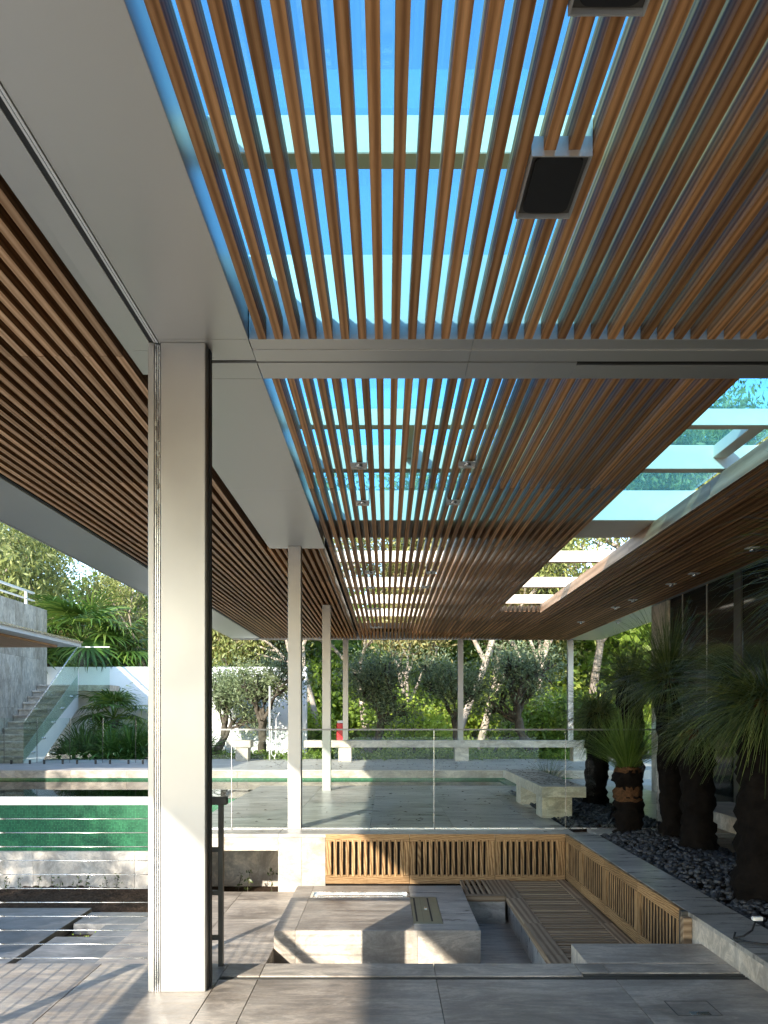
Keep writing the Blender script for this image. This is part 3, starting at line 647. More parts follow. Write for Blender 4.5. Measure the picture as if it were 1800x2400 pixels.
# litter on the bench
rng = np.random.default_rng(11)
vv, ff = [], []
for k in range(260):
    cx_, cy_ = rng.uniform(2.03, 2.54), rng.uniform(10.2, 13.3); a = rng.uniform(0, 6.28); l = rng.uniform(.02, .05); wd = l * .28; z = .601 + rng.uniform(.001, .008)
    dx, dy = math.cos(a), math.sin(a); n = len(vv)
    vv += [(cx_ - dx * l, cy_ - dy * l, z), (cx_ + dy * wd, cy_ - dx * wd, z + .004), (cx_ + dx * l, cy_ + dy * l, z + .002), (cx_ - dy * wd, cy_ + dx * wd, z + .003)]
    ff.append((n, n + 1, n + 2, n + 3))
tag(link('leaf_litter', fast_mesh('leaf_litter', vv, ff, 'olivebark'), (0, 0, 0)), 'dry leaf litter scattered over the bench slab behind the glass', 'leaf litter', kind='stuff')

# ------------------------------------------------------------------ ceiling spotlights and speakers
def spotlight(x, d, wd, lab, zz=ZC - .02):
    t = thing('ceiling_spotlight', (x, d, zz), lab, 'spotlight', 'box spotlights slung between the slats'); h = wd / 2
    bx('tray', x - h, x + h, d, d + .10, zz, zz + .006, 'metal', t)
    bx('front_lip', x - h, x + h, d + .0945, d + .10, zz - .02, zz - .0002, 'metal', t)
    for s in (-1, 1): sbox('side_plate', x + s * h - .003, x + s * h + .003, d - .012, d + .10, zz + .0001, ZC + .12, 'metal', t)
    MB().tube([(x, d + .05, zz - .012), (x, d + .05, zz)], .03, 16).build('lens_ring', 'steel', t, True)
SPX = [(841.5, 1099, .13, 'nearest spotlight on the left of the lounge ceiling'), (1093.5, 1096.5, .13, 'nearest spotlight on the right of the lounge ceiling'), (850, 1184.5, .125, 'second spotlight in the left row'),
       (1062, 1183, .125, 'second spotlight in the right row'), (867, 1345, .12, 'third spotlight in the left row'), (1008, 1345, .12, 'third spotlight in the right row'), (870, 1380, .12, 'fourth spotlight in the left row'), (997, 1378.5, .12, 'fourth spotlight in the right row'),
       (875, 1429, .26, 'wide spotlight in the left row, beyond the fourth'), (881, 1472, .26, 'wide farthest spotlight in the left row')]
for px, py, wd, lab in SPX:
    D = (ZC - .035 - EYE) * F / (CY - py); spotlight((px - CX) * D / F, D - .1, wd, lab)
def downlight(px, py, lab):
    zz = ZC - .055; D = (zz - EYE) * F / (CY - py); x = (px - CX) * D / F
    t = thing('downlight', (x, D, zz), lab, 'downlight', 'small white downlights in the right ceiling')
    bx('plate', x - .07, x + .07, D - .05, D + .05, zz, zz + .0145, 'whitemetal', t, .002)
    MB().tube([(x, D, zz - .03), (x, D, zz)], .028, 14).build('lens_ring', 'steel', t, True)
for (zx, zy), nm in zip(((1590, 1080), (1340, 1190), (1240, 1235), (1075, 1303), (1000, 1335), (1010, 1398), (850, 1398)), ('nearest', 'second nearest', 'third nearest', 'fourth nearest', 'fifth nearest', 'sixth nearest', 'farthest')):
    downlight(900 + zx * .5425, 700 + zy * .5425, f'{nm} small downlight in the dim right slatted ceiling')
def speaker(d0, d1, lab):
    x0, x1 = .522, .742; z0, z1 = ZC - .022, ZC + .05
    t = thing('ceiling_speaker', ((x0 + x1) / 2, d0, z0), lab, 'speaker', 'black speakers hung below the near slats')
    q = MB(); e = .006
    q.box(x0, x1, d0, d0 + e, z0, z1).box(x0, x1, d1 - e, d1, z0, z1).box(x0, x0 + e, d0 + e, d1 - e, z0, z1).box(x1 - e, x1, d0 + e, d1 - e, z0, z1); q.build('housing', 'metal', t)
    bx('back_panel', x0 + e, x1 - e, d0 + e, d1 - e, z0 + .0202, z0 + .0215, 'metal_dark', t)
    pts = []; r = .035; xa, xb, ya, yb = x0 + .022, x1 - .022, d0 + .02, d1 - .02
    for cx_, cy_, a0 in ((xb - r, ya + r, -90), (xb - r, yb - r, 0), (xa + r, yb - r, 90), (xa + r, ya + r, 180)):
        for k in range(6): a = R(a0 + 18 * k); pts.append((cx_ + r * math.cos(a), cy_ + r * math.sin(a)))
    MB().prism(pts, 'z', z0 + .010, z0 + .020).build('grille', 'black', t)
    for s in (x0, x1 - .004): bx('hanger', s, s + .004, d0, d0 + .14, z1 + .0005, ZC + .12, 'metal', t)
speaker(2.81, 3.165, 'black speaker below the near slats, in full view'); speaker(1.895, 2.25, 'black speaker cut by the top edge of the picture')

# ------------------------------------------------------------------ far left: stone building, canopy, stair, white wall
sbld = thing('stone_building', (-11, 17, ZT), 'stone clad building wall behind the left canopy', 'building')
y = 11.0
while y < 22.9:
    for (z0, z1) in ((ZT, 1.75), (1.753, 3.15), (3.153, 4.64)): sbox('cladding_slab', -10.4, -10.0, y + .002, y + 1.998, z0, z1, 'wallstone', sbld, .003)
    y += 2.0
bx('roof_slab', -14, -10.42, 11, 23, 4.3, 4.55, 'white', sbld)
for k in range(4): sbox('roof_rail_post', -10.25, -10.19, 14 + k * 2.7, 14.06 + k * 2.7, 4.64, 5.05, 'whitemetal', sbld)
bx('roof_rail', -10.26, -10.18, 12, 22.6, 5.05, 5.10, 'whitemetal', sbld); bx('roof_rail', -10.26, -10.18, 12, 22.6, 4.84, 4.87, 'whitemetal', sbld)
ct = thing('side_canopy', (-8.3, 14, 2.95), 'thin white edged canopy jutting from the stone building', 'canopy')
bx('roof_plate', -9.99, -6.65, 11.2, 17.0, 3.02, 3.10, 'whitemetal', ct); bx('soffit_board', -9.99, -7.0, 11.3, 16.6, 2.975, 3.018, 'slat_pale', ct); bx('edge_flashing', -6.80, -6.62, 11.2, 17.02, 3.101, 3.14, 'steel', ct)
stt = thing('stair', (-9.3, 20.8, ZT), 'stone stair climbing beside the building', 'stair')
ns = 12; rz = (2.42 - ZT) / ns
for k in range(ns):
    d0 = 19.2 + k * .28
    sbox('tread', -9.985, -8.93, d0 - .02, d0 + .30, ZT + rz * (k + 1) - .05, ZT + rz * (k + 1), 'wallstone', stt, .004)
    bx('riser', -9.98, -8.96, d0 + .02, d0 + .2995, max(ZT, ZT + rz * (k - 1)), ZT + rz * (k + 1) - .0505, 'cream', stt)
bx('landing', -9.985, -8.0, 22.58, 23.4, 2.25, 2.42, 'wallstone', stt); bx('landing_leg', -8.2, -8.05, 23.1, 23.3, ZT, 2.249, 'white', stt)
MB().prism([(19.2, ZT), (19.2, ZT + .35), (22.58, 2.72), (22.58, 1.75), (20.2, ZT)], 'x', -8.93, -8.915).build('stringer', 'white', stt)  # white plate stands in for the sunlit wall seen through the glass
gs = thing('stair_glass', (-8.9, 20.8, ZT), 'glass balustrade sloping up the side of the stone stair', 'glass balustrade')
pts = [(19.15, ZT + .05), (19.15, 1.35), (22.5, 3.5), (22.5, 2.15)]
for a, b in ((0, .33), (.335, .665), (.67, 1.0)):
    lo = [(pts[0][0] + (pts[3][0] - pts[0][0]) * t, pts[0][1] + (pts[3][1] - pts[0][1]) * t) for t in (a, b)]
    hi = [(pts[1][0] + (pts[2][0] - pts[1][0]) * t, pts[1][1] + (pts[2][1] - pts[1][1]) * t) for t in (a, b)]
    MB().prism([lo[0], hi[0], hi[1], lo[1]], 'x', -8.905, -8.893).build('pane', 'glass_stair', gs)
bx('pane', -8.89, -8.0, 22.55, 22.562, 2.15, 3.5, 'glass_stair', gs)
MB().prism([(19.15, 1.352), (22.5, 3.502), (22.5, 3.53), (19.15, 1.38)], 'x', -8.91, -8.888).build('handrail', 'steel', gs)
bx('handrail', -8.886, -8.0, 22.545, 22.567, 3.502, 3.53, 'steel', gs)
for yy, zz in ((19.6, .95), (20.2, 1.3), (20.8, 1.7), (21.4, 2.08), (22.0, 2.42)):
    for s in (0, .12): MB().tube([(-8.94, yy + s, zz - .35), (-8.88, yy + s, zz - .35)], .03, 10).build('standoff', 'steel', gs, True)
ww = tag(bx('white_wall', -14, -2.41, 23.5, 23.75, ZT - .05, EYE + 117 * 23.5 / F, 'white', None, .004), 'tall white rendered garden wall catching palm shadows', 'wall')

# ------------------------------------------------------------------ small fittings
rb = thing('rescue_board', (wx(797, 20.9), 20.95, ZT - .03), 'red rescue board with a white cap behind the stone bench', 'rescue board')
xr = wx(798, 20.95)
bx('stand', xr - .03, xr + .03, 20.97, 21.0, ZT - .03, 1.0, 'white', rb)
bx('panel', xr - .10, xr + .10, 20.93, 20.968, .75, 1.33, 'red', rb, .01)
for k in range(3): sbox('rib', xr - .08, xr + .08, 20.915, 20.929, .82 + k * .16, .86 + k * .16, 'red', rb, .004)
bx('cap', xr - .085, xr + .085, 20.925, 20.975, 1.331, 1.40, 'white', rb, .008)
sh = thing('outdoor_shower', (wx(632, 20.8), 20.8, ZT), 'slim white outdoor shower pole with a looped hose', 'shower')
xs0 = wx(632, 20.8)
MB().tube([(xs0, 20.8, ZT), (xs0, 20.8, EYE + 72 * 20.8 / F)], .022, 10).build('pole', 'whitemetal', sh, True)
hz = []
for k in range(13):
    a = math.pi * k / 12; hz.append((xs0 + .05 + .06 * (1 - math.cos(a)) , 20.8, .55 - .10 * math.sin(a)))
hz = [(xs0 + .05, 20.8, 1.25)] + hz + [(xs0 + .17, 20.8, 1.1), (xs0 + .17, 20.8, 1.45), (xs0 + .26, 20.8, 1.62)]
MB().tube(hz, .013, 8).build('hose', 'whitemetal', sh, True)
MB().tube([(xs0 + .135, 20.8, ZT), (xs0 + .135, 20.8, .47)], .02, 8).build('foot', 'whitemetal', sh, True)
cd = thing('power_cord', (2.2, 4.6, ZD), 'black cord with a pale plug lying on the kerb', 'cord')
c0 = [(2.10, 4.66, ZD + .01), (2.11, 4.62, ZD + .011), (2.15, 4.55, ZD + .011), (2.20, 4.52, ZD + .012), (2.26, 4.52, ZD + .012)]
MB().tube([(2.10, 4.70, ZD + .045), (2.085, 4.69, ZD + .01), (2.10, 4.66, ZD + .01), (2.14, 4.60, ZD + .011), (2.20, 4.56, ZD + .012), (2.30, 4.55, ZD + .012)], .006, 8).build('cable', 'black', cd, True)
MB().tube([(2.085, 4.69, ZD + .01), (2.15, 4.70, ZD + .02), (2.21, 4.72, ZD + .05), (2.25, 4.75, ZD + .11)], .006, 8).build('cable', 'black', cd, True)
bx('plug', 2.225, 2.285, 4.735, 4.765, ZD + .10, ZD + .125, 'whitemetal', cd, .004)

# ------------------------------------------------------------------ pebble bed
pbd = struct(bx('pebble_bed', 2.405, 3.498, 2.6, 8.928, ZG, ZD - .06, 'soil'), 'planting bed of dark river pebbles right of the lounge')
pbd2 = struct(bx('pebble_bed', 2.175, 3.498, 9.362, 13.995, ZD - .044, ZD - .035, 'soil'), 'planting bed of dark pebbles behind the glass')
rng = np.random.default_rng(5)
ico = bmesh.new(); bmesh.ops.create_icosphere(ico, subdivisions=2, radius=1); iv = np.array([v.co[:] for v in ico.verts]); ifc = np.array([[v.index for v in f.verts] for f in ico.faces]); ico.free()
pm = []
for k in range(4):
    j = iv * (1 + .10 * np.sin(iv[:, [1]] * 2.3 + k) + .08 * np.cos(iv[:, [0]] * 3.1 + 2 * k)) * np.array([1.0, .78 + .05 * k, .58])
    pm.append((j, fast_mesh('pebble', j, ifc, 'pebble', True)))
pos = []
for (x0, x1, y0, y1, zb, lim) in ((2.43, 3.47, 3.3, 8.9, ZD - .055, 4300), (2.2, 3.47, 9.4, 13.95, ZD - .03, 2600)):
    for k in range(lim):
        xx, yy = rng.uniform(x0, x1), rng.uniform(y0, y1); mound = .07 * max(0, math.sin((xx - x0) / (x1 - x0) * math.pi)) * (1 if y0 < 9 else .5)
        pos.append((xx, yy, zb + mound + rng.uniform(-.005, .045), rng.uniform(.014, .038), rng.uniform(0, 6.28), rng.uniform(-.4, .4)))
vis = [p for p in pos if (p[0] * F / p[1] + CX) < 1830]
vis.sort(key=lambda p: -p[3] / p[1]); own = set(id(p) for p in vis[:300])
for p in vis[:300]:
    o = link('pebble', pm[int(p[4] * 10) % 4][1], (p[0], p[1], p[2]), pbd, (p[5], p[5] * .5, p[4]), (p[3],) * 3)
AV, AF = [], []; n = 0
for p in pos:
    if id(p) in own: continue
    c, s = math.cos(p[4]), math.sin(p[4]); rot = np.array([[c, s, 0], [-s, c, 0], [0, 0, 1]])
    AV.append(pm[int(p[4] * 10) % 4][0] @ rot * p[3] + np.array(p[:3])); AF.append(ifc + n); n += len(iv)
o = link('pebbles', fast_mesh('pebbles', np.concatenate(AV), np.concatenate(AF), 'pebble', True), (0, 0, 0)); par(o, pbd); o['kind'] = 'stuff'

# ------------------------------------------------------------------ grass trees
def blades(rng, n, base_r, length, droop, up0, up1, wd, segs=5, az=None, skirt=0.0):
    V = np.zeros((n, segs + 1, 2, 3)); 
    a = rng.uniform(0, 2 * math.pi, n) if az is None else rng.normal(az[0], az[1], n)
    el = rng.uniform(up0, up1, n); ln = length * rng.uniform(.65, 1.1, n)
    p = np.stack([np.cos(a) * base_r * rng.uniform(.2, 1, n), np.sin(a) * base_r * rng.uniform(.2, 1, n), rng.uniform(-.05, .05, n)], 1)
    d = np.stack([np.cos(a) * np.cos(el), np.sin(a) * np.cos(el), np.sin(el)], 1)
    side = np.stack([-np.sin(a), np.cos(a), np.zeros(n)], 1); tw = rng.normal(0, .5, (n, 1)); side = side + np.array([0, 0, 1]) * tw; side /= np.linalg.norm(side, axis=1, keepdims=True)
    dr = droop * rng.uniform(.5, 1.4, n)
    for s in range(segs + 1):
        wgt = wd * (1 - .75 * s / segs)
        V[:, s, 0] = p - side * wgt; V[:, s, 1] = p + side * wgt
        p = p + d * (ln / segs)[:, None]; d = d + np.array([0, 0, -1]) * (dr / segs * (s + .6) / segs * 2)[:, None]; d /= np.linalg.norm(d, axis=1, keepdims=True)
    idx = np.arange(n * (segs + 1) * 2).reshape(n, segs + 1, 2)
    Fq = np.stack([idx[:, :-1, 0], idx[:, :-1, 1], idx[:, 1:, 1], idx[:, 1:, 0]], -1).reshape(-1, 4)
    return V.reshape(-1, 3), Fq
def grass_tree(x, d, z0, h, r, crown, lab, seed, young=False, n=2600, up=(-.25, 1.45), droop=1.5):
    rng = np.random.default_rng(seed); t = thing('grass_tree', (x, d, z0), lab, 'grass tree', 'grass trees in the pebble bed')
    sides, m = 22, 26; V = []
    for i in range(m + 1):
        f = i / m; zz = z0 - .05 + (h + .05) * f
        for k in range(sides):
            a = 2 * math.pi * k / sides
            rr = r * (1.22 - .55 * f if f < .14 else 1.0 + .10 * math.sin(f * 23 + seed) * .6) * (1 + rng.uniform(-.17, .17)) * (1.09 if i % 4 == seed % 4 else 1.0)
            if f > .97: rr *= .8
            V.append((x + rr * math.cos(a) + .04 * math.sin(f * 3 + seed) * h * .4, d + rr * math.sin(a), zz + rng.uniform(-.012, .012)))
    Fc = [(i * sides + k, i * sides + (k + 1) % sides, (i + 1) * sides + (k + 1) % sides, (i + 1) * sides + k) for i in range(m) for k in range(sides)]
    tr = fast_mesh('trunk', np.array(V) - np.array((x, d, z0)), Fc, 'bark_dark', True); tr.materials.append(M['bark_skirt'])
    if young:
        mi = [1 if (.52 < (p // sides) / m < .72 or (p // sides) / m > .9) and rng.random() < .88 else 0 for p in range(len(Fc))]; tr.polygons.foreach_set('material_index', mi)
    else:
        mi = [1 if (p // sides) / m > .90 and rng.random() < .6 else 0 for p in range(len(Fc))]; tr.polygons.foreach_set('material_index', mi)
    link('trunk', tr, (x, d, z0), t)
    off = .04 * math.sin(3 + seed) * h * .4
    v, f = blades(rng, int(n * .6), r * .7, crown, droop, up[0], up[1], .0040)
    link('crown', fast_mesh('crown', v, f, 'needle_young' if young else 'needle'), (x + off, d, z0 + h), t)
    if young: return
    v, f = blades(rng, int(n * .30), r * .8, crown * .85, .9, -.9, -.1, .0040)
    link('skirt', fast_mesh('skirt', v, f, 'needle'), (x + off, d, z0 + h - .03), t)
ZB = ZD - .03
grass_tree(2.76, 8.95, ZB, .80, .145, .66, 'small bright grass tree with an orange banded trunk, at the end of the glass', 1, True, 1300, (.45, 1.5), .5)
grass_tree(3.09, 8.5, ZB, 1.79, .115, .80, 'tall grass tree with a slim trunk just right of the small bright one', 2, n=1500, up=(-.1, 1.5), droop=1.1)
grass_tree(3.10, 7.75, ZB, 1.25, .15, .55, 'stout grass tree with a knobbly trunk in front of the side bench', 3, n=900, up=(-.3, .9), droop=1.6)
grass_tree(2.82, 5.75, ZB, 1.50, .20, .85, 'largest grass tree at the right edge of the picture', 4, n=2000, up=(-.3, .8), droop=1.4)
grass_tree(3.18, 11.8, ZB, 1.44, .16, .70, 'grass tree behind the glass with a hanging crown, right of the stone bench slab', 5, n=1300, up=(-.3, 1.2), droop=1.6)
grass_tree(3.32, 10.7, ZB, 1.86, .16, .72, 'tallest grass tree behind the glass', 6, n=1400)
grass_tree(3.38, 12.7, ZB, 1.05, .11, .55, 'thin grass tree half hidden behind the other trunks', 7, n=800)
grass_tree(2.75, 13.3, ZB, .18, .12, .6, 'low trunkless grass tree tuft at the far end of the pebbles', 8, n=800, up=(-.1, 1.3))
grass_tree(2.95, 4.6, ZB, 2.15, .17, .95, 'grass tree outside the right edge with blades reaching into the picture', 9, n=1500)

# ------------------------------------------------------------------ trees
def grow(rng, p, d, ln, r, depth, tubes, tips, kids, wob, trop, taper=.55, shrink=.62, spread=.75):
    n = 5 if depth else 4; pts = [p.copy()]; rad = [r]
    for s in range(n):
        d = (d + rng.normal(0, wob, 3) + np.array([0, 0, trop])); d /= np.linalg.norm(d)
        p = p + d * (ln / n); pts.append(p.copy()); rad.append(r * (1 - (1 - taper) * (s + 1) / n))
    tubes.append((pts, rad))
    if depth == 0: tips.append((pts[-1], d)); tips.append((pts[-2], d)); return
    for k in range(kids[depth - 1]):
        a = rng.uniform(0, 2 * math.pi); u = np.cross(d, [math.cos(a), math.sin(a), .3]); u /= np.linalg.norm(u) + 1e-9
        dd = d + u * spread * rng.uniform(.6, 1.2); dd /= np.linalg.norm(dd)
        i = n if k == 0 else rng.integers(max(1, n - 2), n + 1)
        grow(rng, pts[i].copy(), dd, ln * shrink * rng.uniform(.8, 1.2), rad[i] * .72, depth - 1, tubes, tips, kids, wob, trop, taper, shrink, spread)
def leaves(rng, centers, per, sigma, size, aspect, droop, squash=.75):
    n = len(centers) * per
    c = np.repeat(np.array(centers), per, 0) + rng.normal(0, 1, (n, 3)) * np.array([sigma, sigma, sigma * squash])
    d = rng.normal(0, 1, (n, 3)); d[:, 2] -= droop; d /= np.linalg.norm(d, axis=1, keepdims=True)
    q = np.cross(d, rng.normal(0, 1, (n, 3))); q /= np.linalg.norm(q, axis=1, keepdims=True) + 1e-9
    L = (size * rng.uniform(.6, 1.3, n))[:, None]; W = L * aspect
    V = np.stack([c - d * L * .5, c + q * W * .5, c + d * L * .5, c - q * W * .5], 1).reshape(-1, 3)
    return V, np.arange(n * 4).reshape(-1, 4)
def tree_proto(seed, h, r, kids, depth, lean, lf, per, sigma, size, aspect, droop, wob=.10, trop=.06, trunk_frac=.45, bark='paperbark', spread=.75, shrink=.62, cut=None):
    rng = np.random.default_rng(seed); tubes, tips = [], []
    d = np.array([lean[0], lean[1], 1.0]); d /= np.linalg.norm(d)
    grow(rng, np.array([0., 0, -.1]), d, h * trunk_frac, r, depth, tubes, tips, kids, wob, trop, .62, shrink, spread)
    mb = MB()
    for pts, rad in tubes: mb.tube([Vector(p) for p in pts], [max(.008, x) for x in rad], 8 if rad[0] > .05 else 5, False)
    v = np.array(mb.v); v += rng.normal(0, .012, v.shape)
    tm = fast_mesh('trunk', v, np.array(mb.f), bark, True)
    cs_ = [t[0] + rng.normal(0, .15, 3) for t in tips]
    cv, cf = leaves(rng, cs_, per, sigma, size, aspect, droop)
    return tm, fast_mesh('crown', cv, cf, lf)
def put_tree(name, proto, x, d, z, rot, s, lab, cat='tree', group=None):
    t = thing(name, (x, d, z), lab, cat, group); t.rotation_euler = (0, 0, rot); t.scale = (s, s, s)
    for nm, me in zip(('trunk', 'crown'), proto):
        o = bpy.data.objects.new(nm, me); COL.objects.link(o); o.parent = t
    return t
EU = [tree_proto(21, 11, .17, [4, 4, 4], 3, (.10, .0), 'euc', 110, .50, .24, .28, 1.0, spread=.9),
      tree_proto(22, 12, .18, [4, 4, 4], 3, (-.18, .05), 'euc', 110, .52, .24, .28, 1.0, spread=.9),
      tree_proto(23, 10, .14, [4, 4, 4], 3, (.22, -.05), 'euc_dry', 100, .48, .22, .30, .8, spread=.95)]
BU = [tree_proto(31, 4.6, .10, [5, 5, 4], 3, (.05, 0), 'shrub', 44, .30, .17, .55, .3, .16, .02, .30, 'olivebark', 1.0, .72),
      tree_proto(32, 4.2, .10, [5, 5, 4], 3, (-.05, 0), 'shrub', 44, .30, .16, .55, .3, .16, .02, .28, 'olivebark', 1.1, .74),
      tree_proto(33, 3.6, .08, [5, 5, 4], 3, (0, 0), 'bright', 40, .26, .15, .6, .3, .16, .02, .28, 'olivebark', 1.1, .74)]
OL = [tree_proto(41, 2.9, .11, [5, 5, 4], 3, (.08, 0), 'olive', 36, .17, .085, .28, .1, .2, .10, .36, 'olivebark', .75, .66),
      tree_proto(42, 3.0, .12, [5, 5, 4], 3, (-.1, 0), 'olive', 36, .18, .085, .28, .1, .22, .10, .32, 'olivebark', .8, .68)]
ZB2 = ZT - .05; ZB3 = -.25
for k, (x, d, p, rot, s, lab) in enumerate([
    (-15.6, 27.5, 0, 5.2, 1.0, 'broad eucalypt crown above the stone building rail'), (-12.9, 27, 1, 1.4, .80, 'eucalypt crown just right of the stone building parapet'), (-17.5, 33, 1, .3, 1.05, 'tall eucalypt at the far left edge, above the stone building'), (-14.2, 30, 0, 2.0, .86, 'eucalypt rising right behind the stone building corner'),
    (-11.6, 34, 2, 4.0, .86, 'warm toned eucalypt under the patch of blue sky'), (-9.2, 29, 0, 1.1, .72, 'eucalypt behind the white wall, nearest the stair glass'),
    (-7.0, 32, 1, 3.3, .80, 'eucalypt behind the white wall, left of the main column'), (-5.2, 28.5, 2, 5.1, .74, 'twisting eucalypt behind the right end of the white wall'),
    (-3.6, 30, 1, .9, .78, 'eucalypt just beyond the end of the white wall'),
    (-1.9, 26.5, 0, 2.6, .88, 'pale paperbark behind the red rescue board'), (-.3, 28, 1, 5.6, .82, 'leaning pale paperbark left of the middle far post'),
    (.75, 27, 2, 1.7, .80, 'slim paperbark halfway between two far posts'), (2.1, 26, 1, 3.9, .92, 'thick forked paperbark behind the middle far post'),
    (3.4, 29, 0, .2, .90, 'paperbark just right of the middle far post'), (5.4, 28, 2, 4.5, 1.0, 'warm yellow eucalypt left of the right far post'),
    (7.4, 31, 1, 2.2, 1.15, 'tall eucalypt behind the right far post'), (10.0, 30, 0, 5.0, 1.35, 'very tall eucalypt seen through the open roof slot'),
    (13.5, 33, 1, 1.0, 1.45, 'tallest eucalypt at the right, above the edge board'), (16.8, 29, 2, 3.0, 1.4, 'eucalypt at the far right edge behind the roof')]):
    put_tree('eucalypt_tree', EU[p], x, d, ZB3, rot, s, lab, 'tree', 'eucalypts and paperbarks beyond the garden')
bu = []
rnd = random.Random(8)
k = 0
for row, (d0, x0, x1, st) in enumerate(((31.5, -20, 20, 2.3), (36, -26, 30, 2.9))):
    x = x0
    while x < x1:
        bu.append((x + rnd.uniform(-.4, .4), d0 + rnd.uniform(-.8, .8), rnd.choice((0, 1, 2) if not row else (0, 1)), rnd.uniform(0, 6.2), rnd.uniform(.95, 1.3) * (2.0 if row else 1.15), row)); x += st
NMR = ('first', 'second', 'third', 'fourth', 'fifth', 'sixth', 'seventh', 'eighth', 'ninth', 'tenth', 'eleventh', 'twelfth', 'thirteenth', 'fourteenth', 'fifteenth', 'sixteenth', 'seventeenth', 'eighteenth', 'nineteenth', 'twentieth', 'twenty-first', 'twenty-second')
cnt = [-1, -1]
for i, (x, d, p, rot, s, row) in enumerate(bu):
    cnt[row] += 1
    put_tree('evergreen_shrub', BU[p], x, d, ZB3, rot, s, f'{NMR[cnt[row]]} evergreen from the left in the {("front", "back")[row]} row of the screen behind the eucalypts', 'shrub', ('front row of screening shrubs', 'back row of screening shrubs')[row])
for x, d, p, s, lab in ((-2.9, 25.2, 2, .95, 'bright green shrub at the end of the white wall'), (.9, 25.6, 2, .85, 'bright green shrub between the two shaded olive trees'), (-.2, 26.2, 0, .85, 'mid green shrub behind the left shaded olive tree'),
                        (3.6, 26.4, 0, .85, 'mid green shrub behind the middle far post'), (5.9, 25.6, 1, .95, 'mid green shrub left of the grass trees'), (8.0, 26, 2, 1.0, 'bright green shrub behind the grass trees')):
    put_tree('garden_shrub', BU[p], x, d, ZB3, x * 3, s, lab, 'shrub', 'garden shrubs behind the bench')
for x, d, p, rot, s, lab in ((-3.45, 21.9, 0, .4, 1.3, 'sunlit olive tree before the white wall, beside the shower pole'), (-4.9, 22.2, 1, 2.4, 1.2, 'olive tree partly hidden behind the main column'),
                             (-.65, 21.9, 1, 1.2, 1.4, 'shaded olive tree beside the red rescue board'), (1.95, 21.9, 0, 3.4, 1.3, 'shaded olive tree behind the middle far post'), (4.3, 22.2, 1, 4.4, 1.5, 'shaded olive tree left of the right far post')):
    put_tree('olive_tree', OL[p], x, d, ZB2, rot, s, lab, 'tree', 'olive trees behind the bench')
# low bright hedge behind the bench
rng = np.random.default_rng(61)
hv, hf = leaves(rng, [np.array([rng.normal(0, .33), rng.normal(0, .25), abs(rng.normal(.25, .16))]) for _ in range(150)], 12, .10, .10, .5, .2)
HB = fast_mesh('hedge_plant', hv, hf, 'bright')
hv, hf = leaves(rng, [np.array([rng.normal(0, .4), rng.normal(0, .2), abs(rng.normal(.08, .06))]) for _ in range(120)], 10, .08, .08, .5, .1)
GC = fast_mesh('groundcover_plant', hv, hf, 'shrub')
nmr = ('first', 'second', 'third', 'fourth', 'fifth', 'sixth', 'seventh', 'eighth', 'ninth', 'tenth', 'eleventh', 'twelfth')
for k in range(11):
    o = link('hedge_plant', HB, (-2.2 + k * 1.0, 29.3 + .2 * (k % 3), -.22), None, (0, 0, k * 1.7), (1.5, 1.4, 1.25))
    tag(o, f'{nmr[k]} low bright yellow-green hedge plant from the left, seen under the bench', 'hedge plant', 'low bright hedge behind the bench')
for k in range(12):
    o = link('groundcover_plant', GC, (-4.2 + k * .85, 21.6, ZT - .03), None, (0, 0, k * 2.1)); tag(o, f'{nmr[k]} dark low groundcover plant from the left along the bench', 'plant', 'groundcover behind the bench')

# fan palms, ferns
def fan_leaf(rng, L, n=18):
    V, Fq = [], []
    for k in range(n):
        a = R(-125 + 250 * k / (n - 1)); wv = .035 * L / 1.0; ln = L * rng.uniform(.85, 1.05) * (1 - .25 * abs(k / (n - 1) - .5)); b = len(V)
        dx, dy = math.cos(a), math.sin(a); px, py = -dy, dx
        for s, (t, wt, dz) in enumerate(((.04, .4, 0), (.5, 1.0, .02), (.82, .6, -.05 * L), (1.0, .06, -.20 * L * rng.uniform(.5, 1.5)))):
            V += [(dx * t * ln + px * wv * wt, dy * t * ln + py * wv * wt, dz), (dx * t * ln - px * wv * wt, dy * t * ln - py * wv * wt, dz - .012)]
        Fq += [(b + 2 * s, b + 2 * s + 1, b + 2 * s + 3, b + 2 * s + 2) for s in range(3)]
    return np.array(V), np.array(Fq)
def fan_palm(x, d, z0, h, r, nl, L, lab, seed):
    rng = np.random.default_rng(seed); t = thing('fan_palm', (x, d, z0), lab, 'palm', 'fan palms by the stair')
    MB().tube([(x + .03 * math.sin(s), d, z0 - .05 + (h + .05) * s / 8) for s in range(9)], [r * (1.2 - .03 * s) for s in range(9)], 12).build('trunk', 'olivebark', t, True)
    stalks = MB()
    for k in range(nl):
        a = 2.4 * k + rng.uniform(-.2, .2); el = R(rng.uniform(-35, 75)); ps = L * rng.uniform(.7, 1.1)
        tip = Vector((math.cos(a) * math.cos(el), math.sin(a) * math.cos(el), math.sin(el))) * ps
        stalks.tube([(x, d, z0 + h), (x + tip.x * .5, d + tip.y * .5, z0 + h + tip.z * .55), (x + tip.x, d + tip.y, z0 + h + tip.z)], [.018, .014, .01], 5)
        v, f = fan_leaf(rng, L)
        o = link('frond', fast_mesh('frond', v, f, 'palm'), (x + tip.x, d + tip.y, z0 + h + tip.z), t); o.rotation_euler = Euler_from(a, el - .5)
    stalks.build('stalks', 'palm', t)
def Euler_from(a, el):
    return (Matrix.Rotation(a, 3, 'Z') @ Matrix.Rotation(-el, 3, 'Y')).to_euler()
fan_palm(-9.6, 24.6, ZB3, 4.1, .13, 26, 1.2, 'tall fan palm behind the end of the stone building', 71)
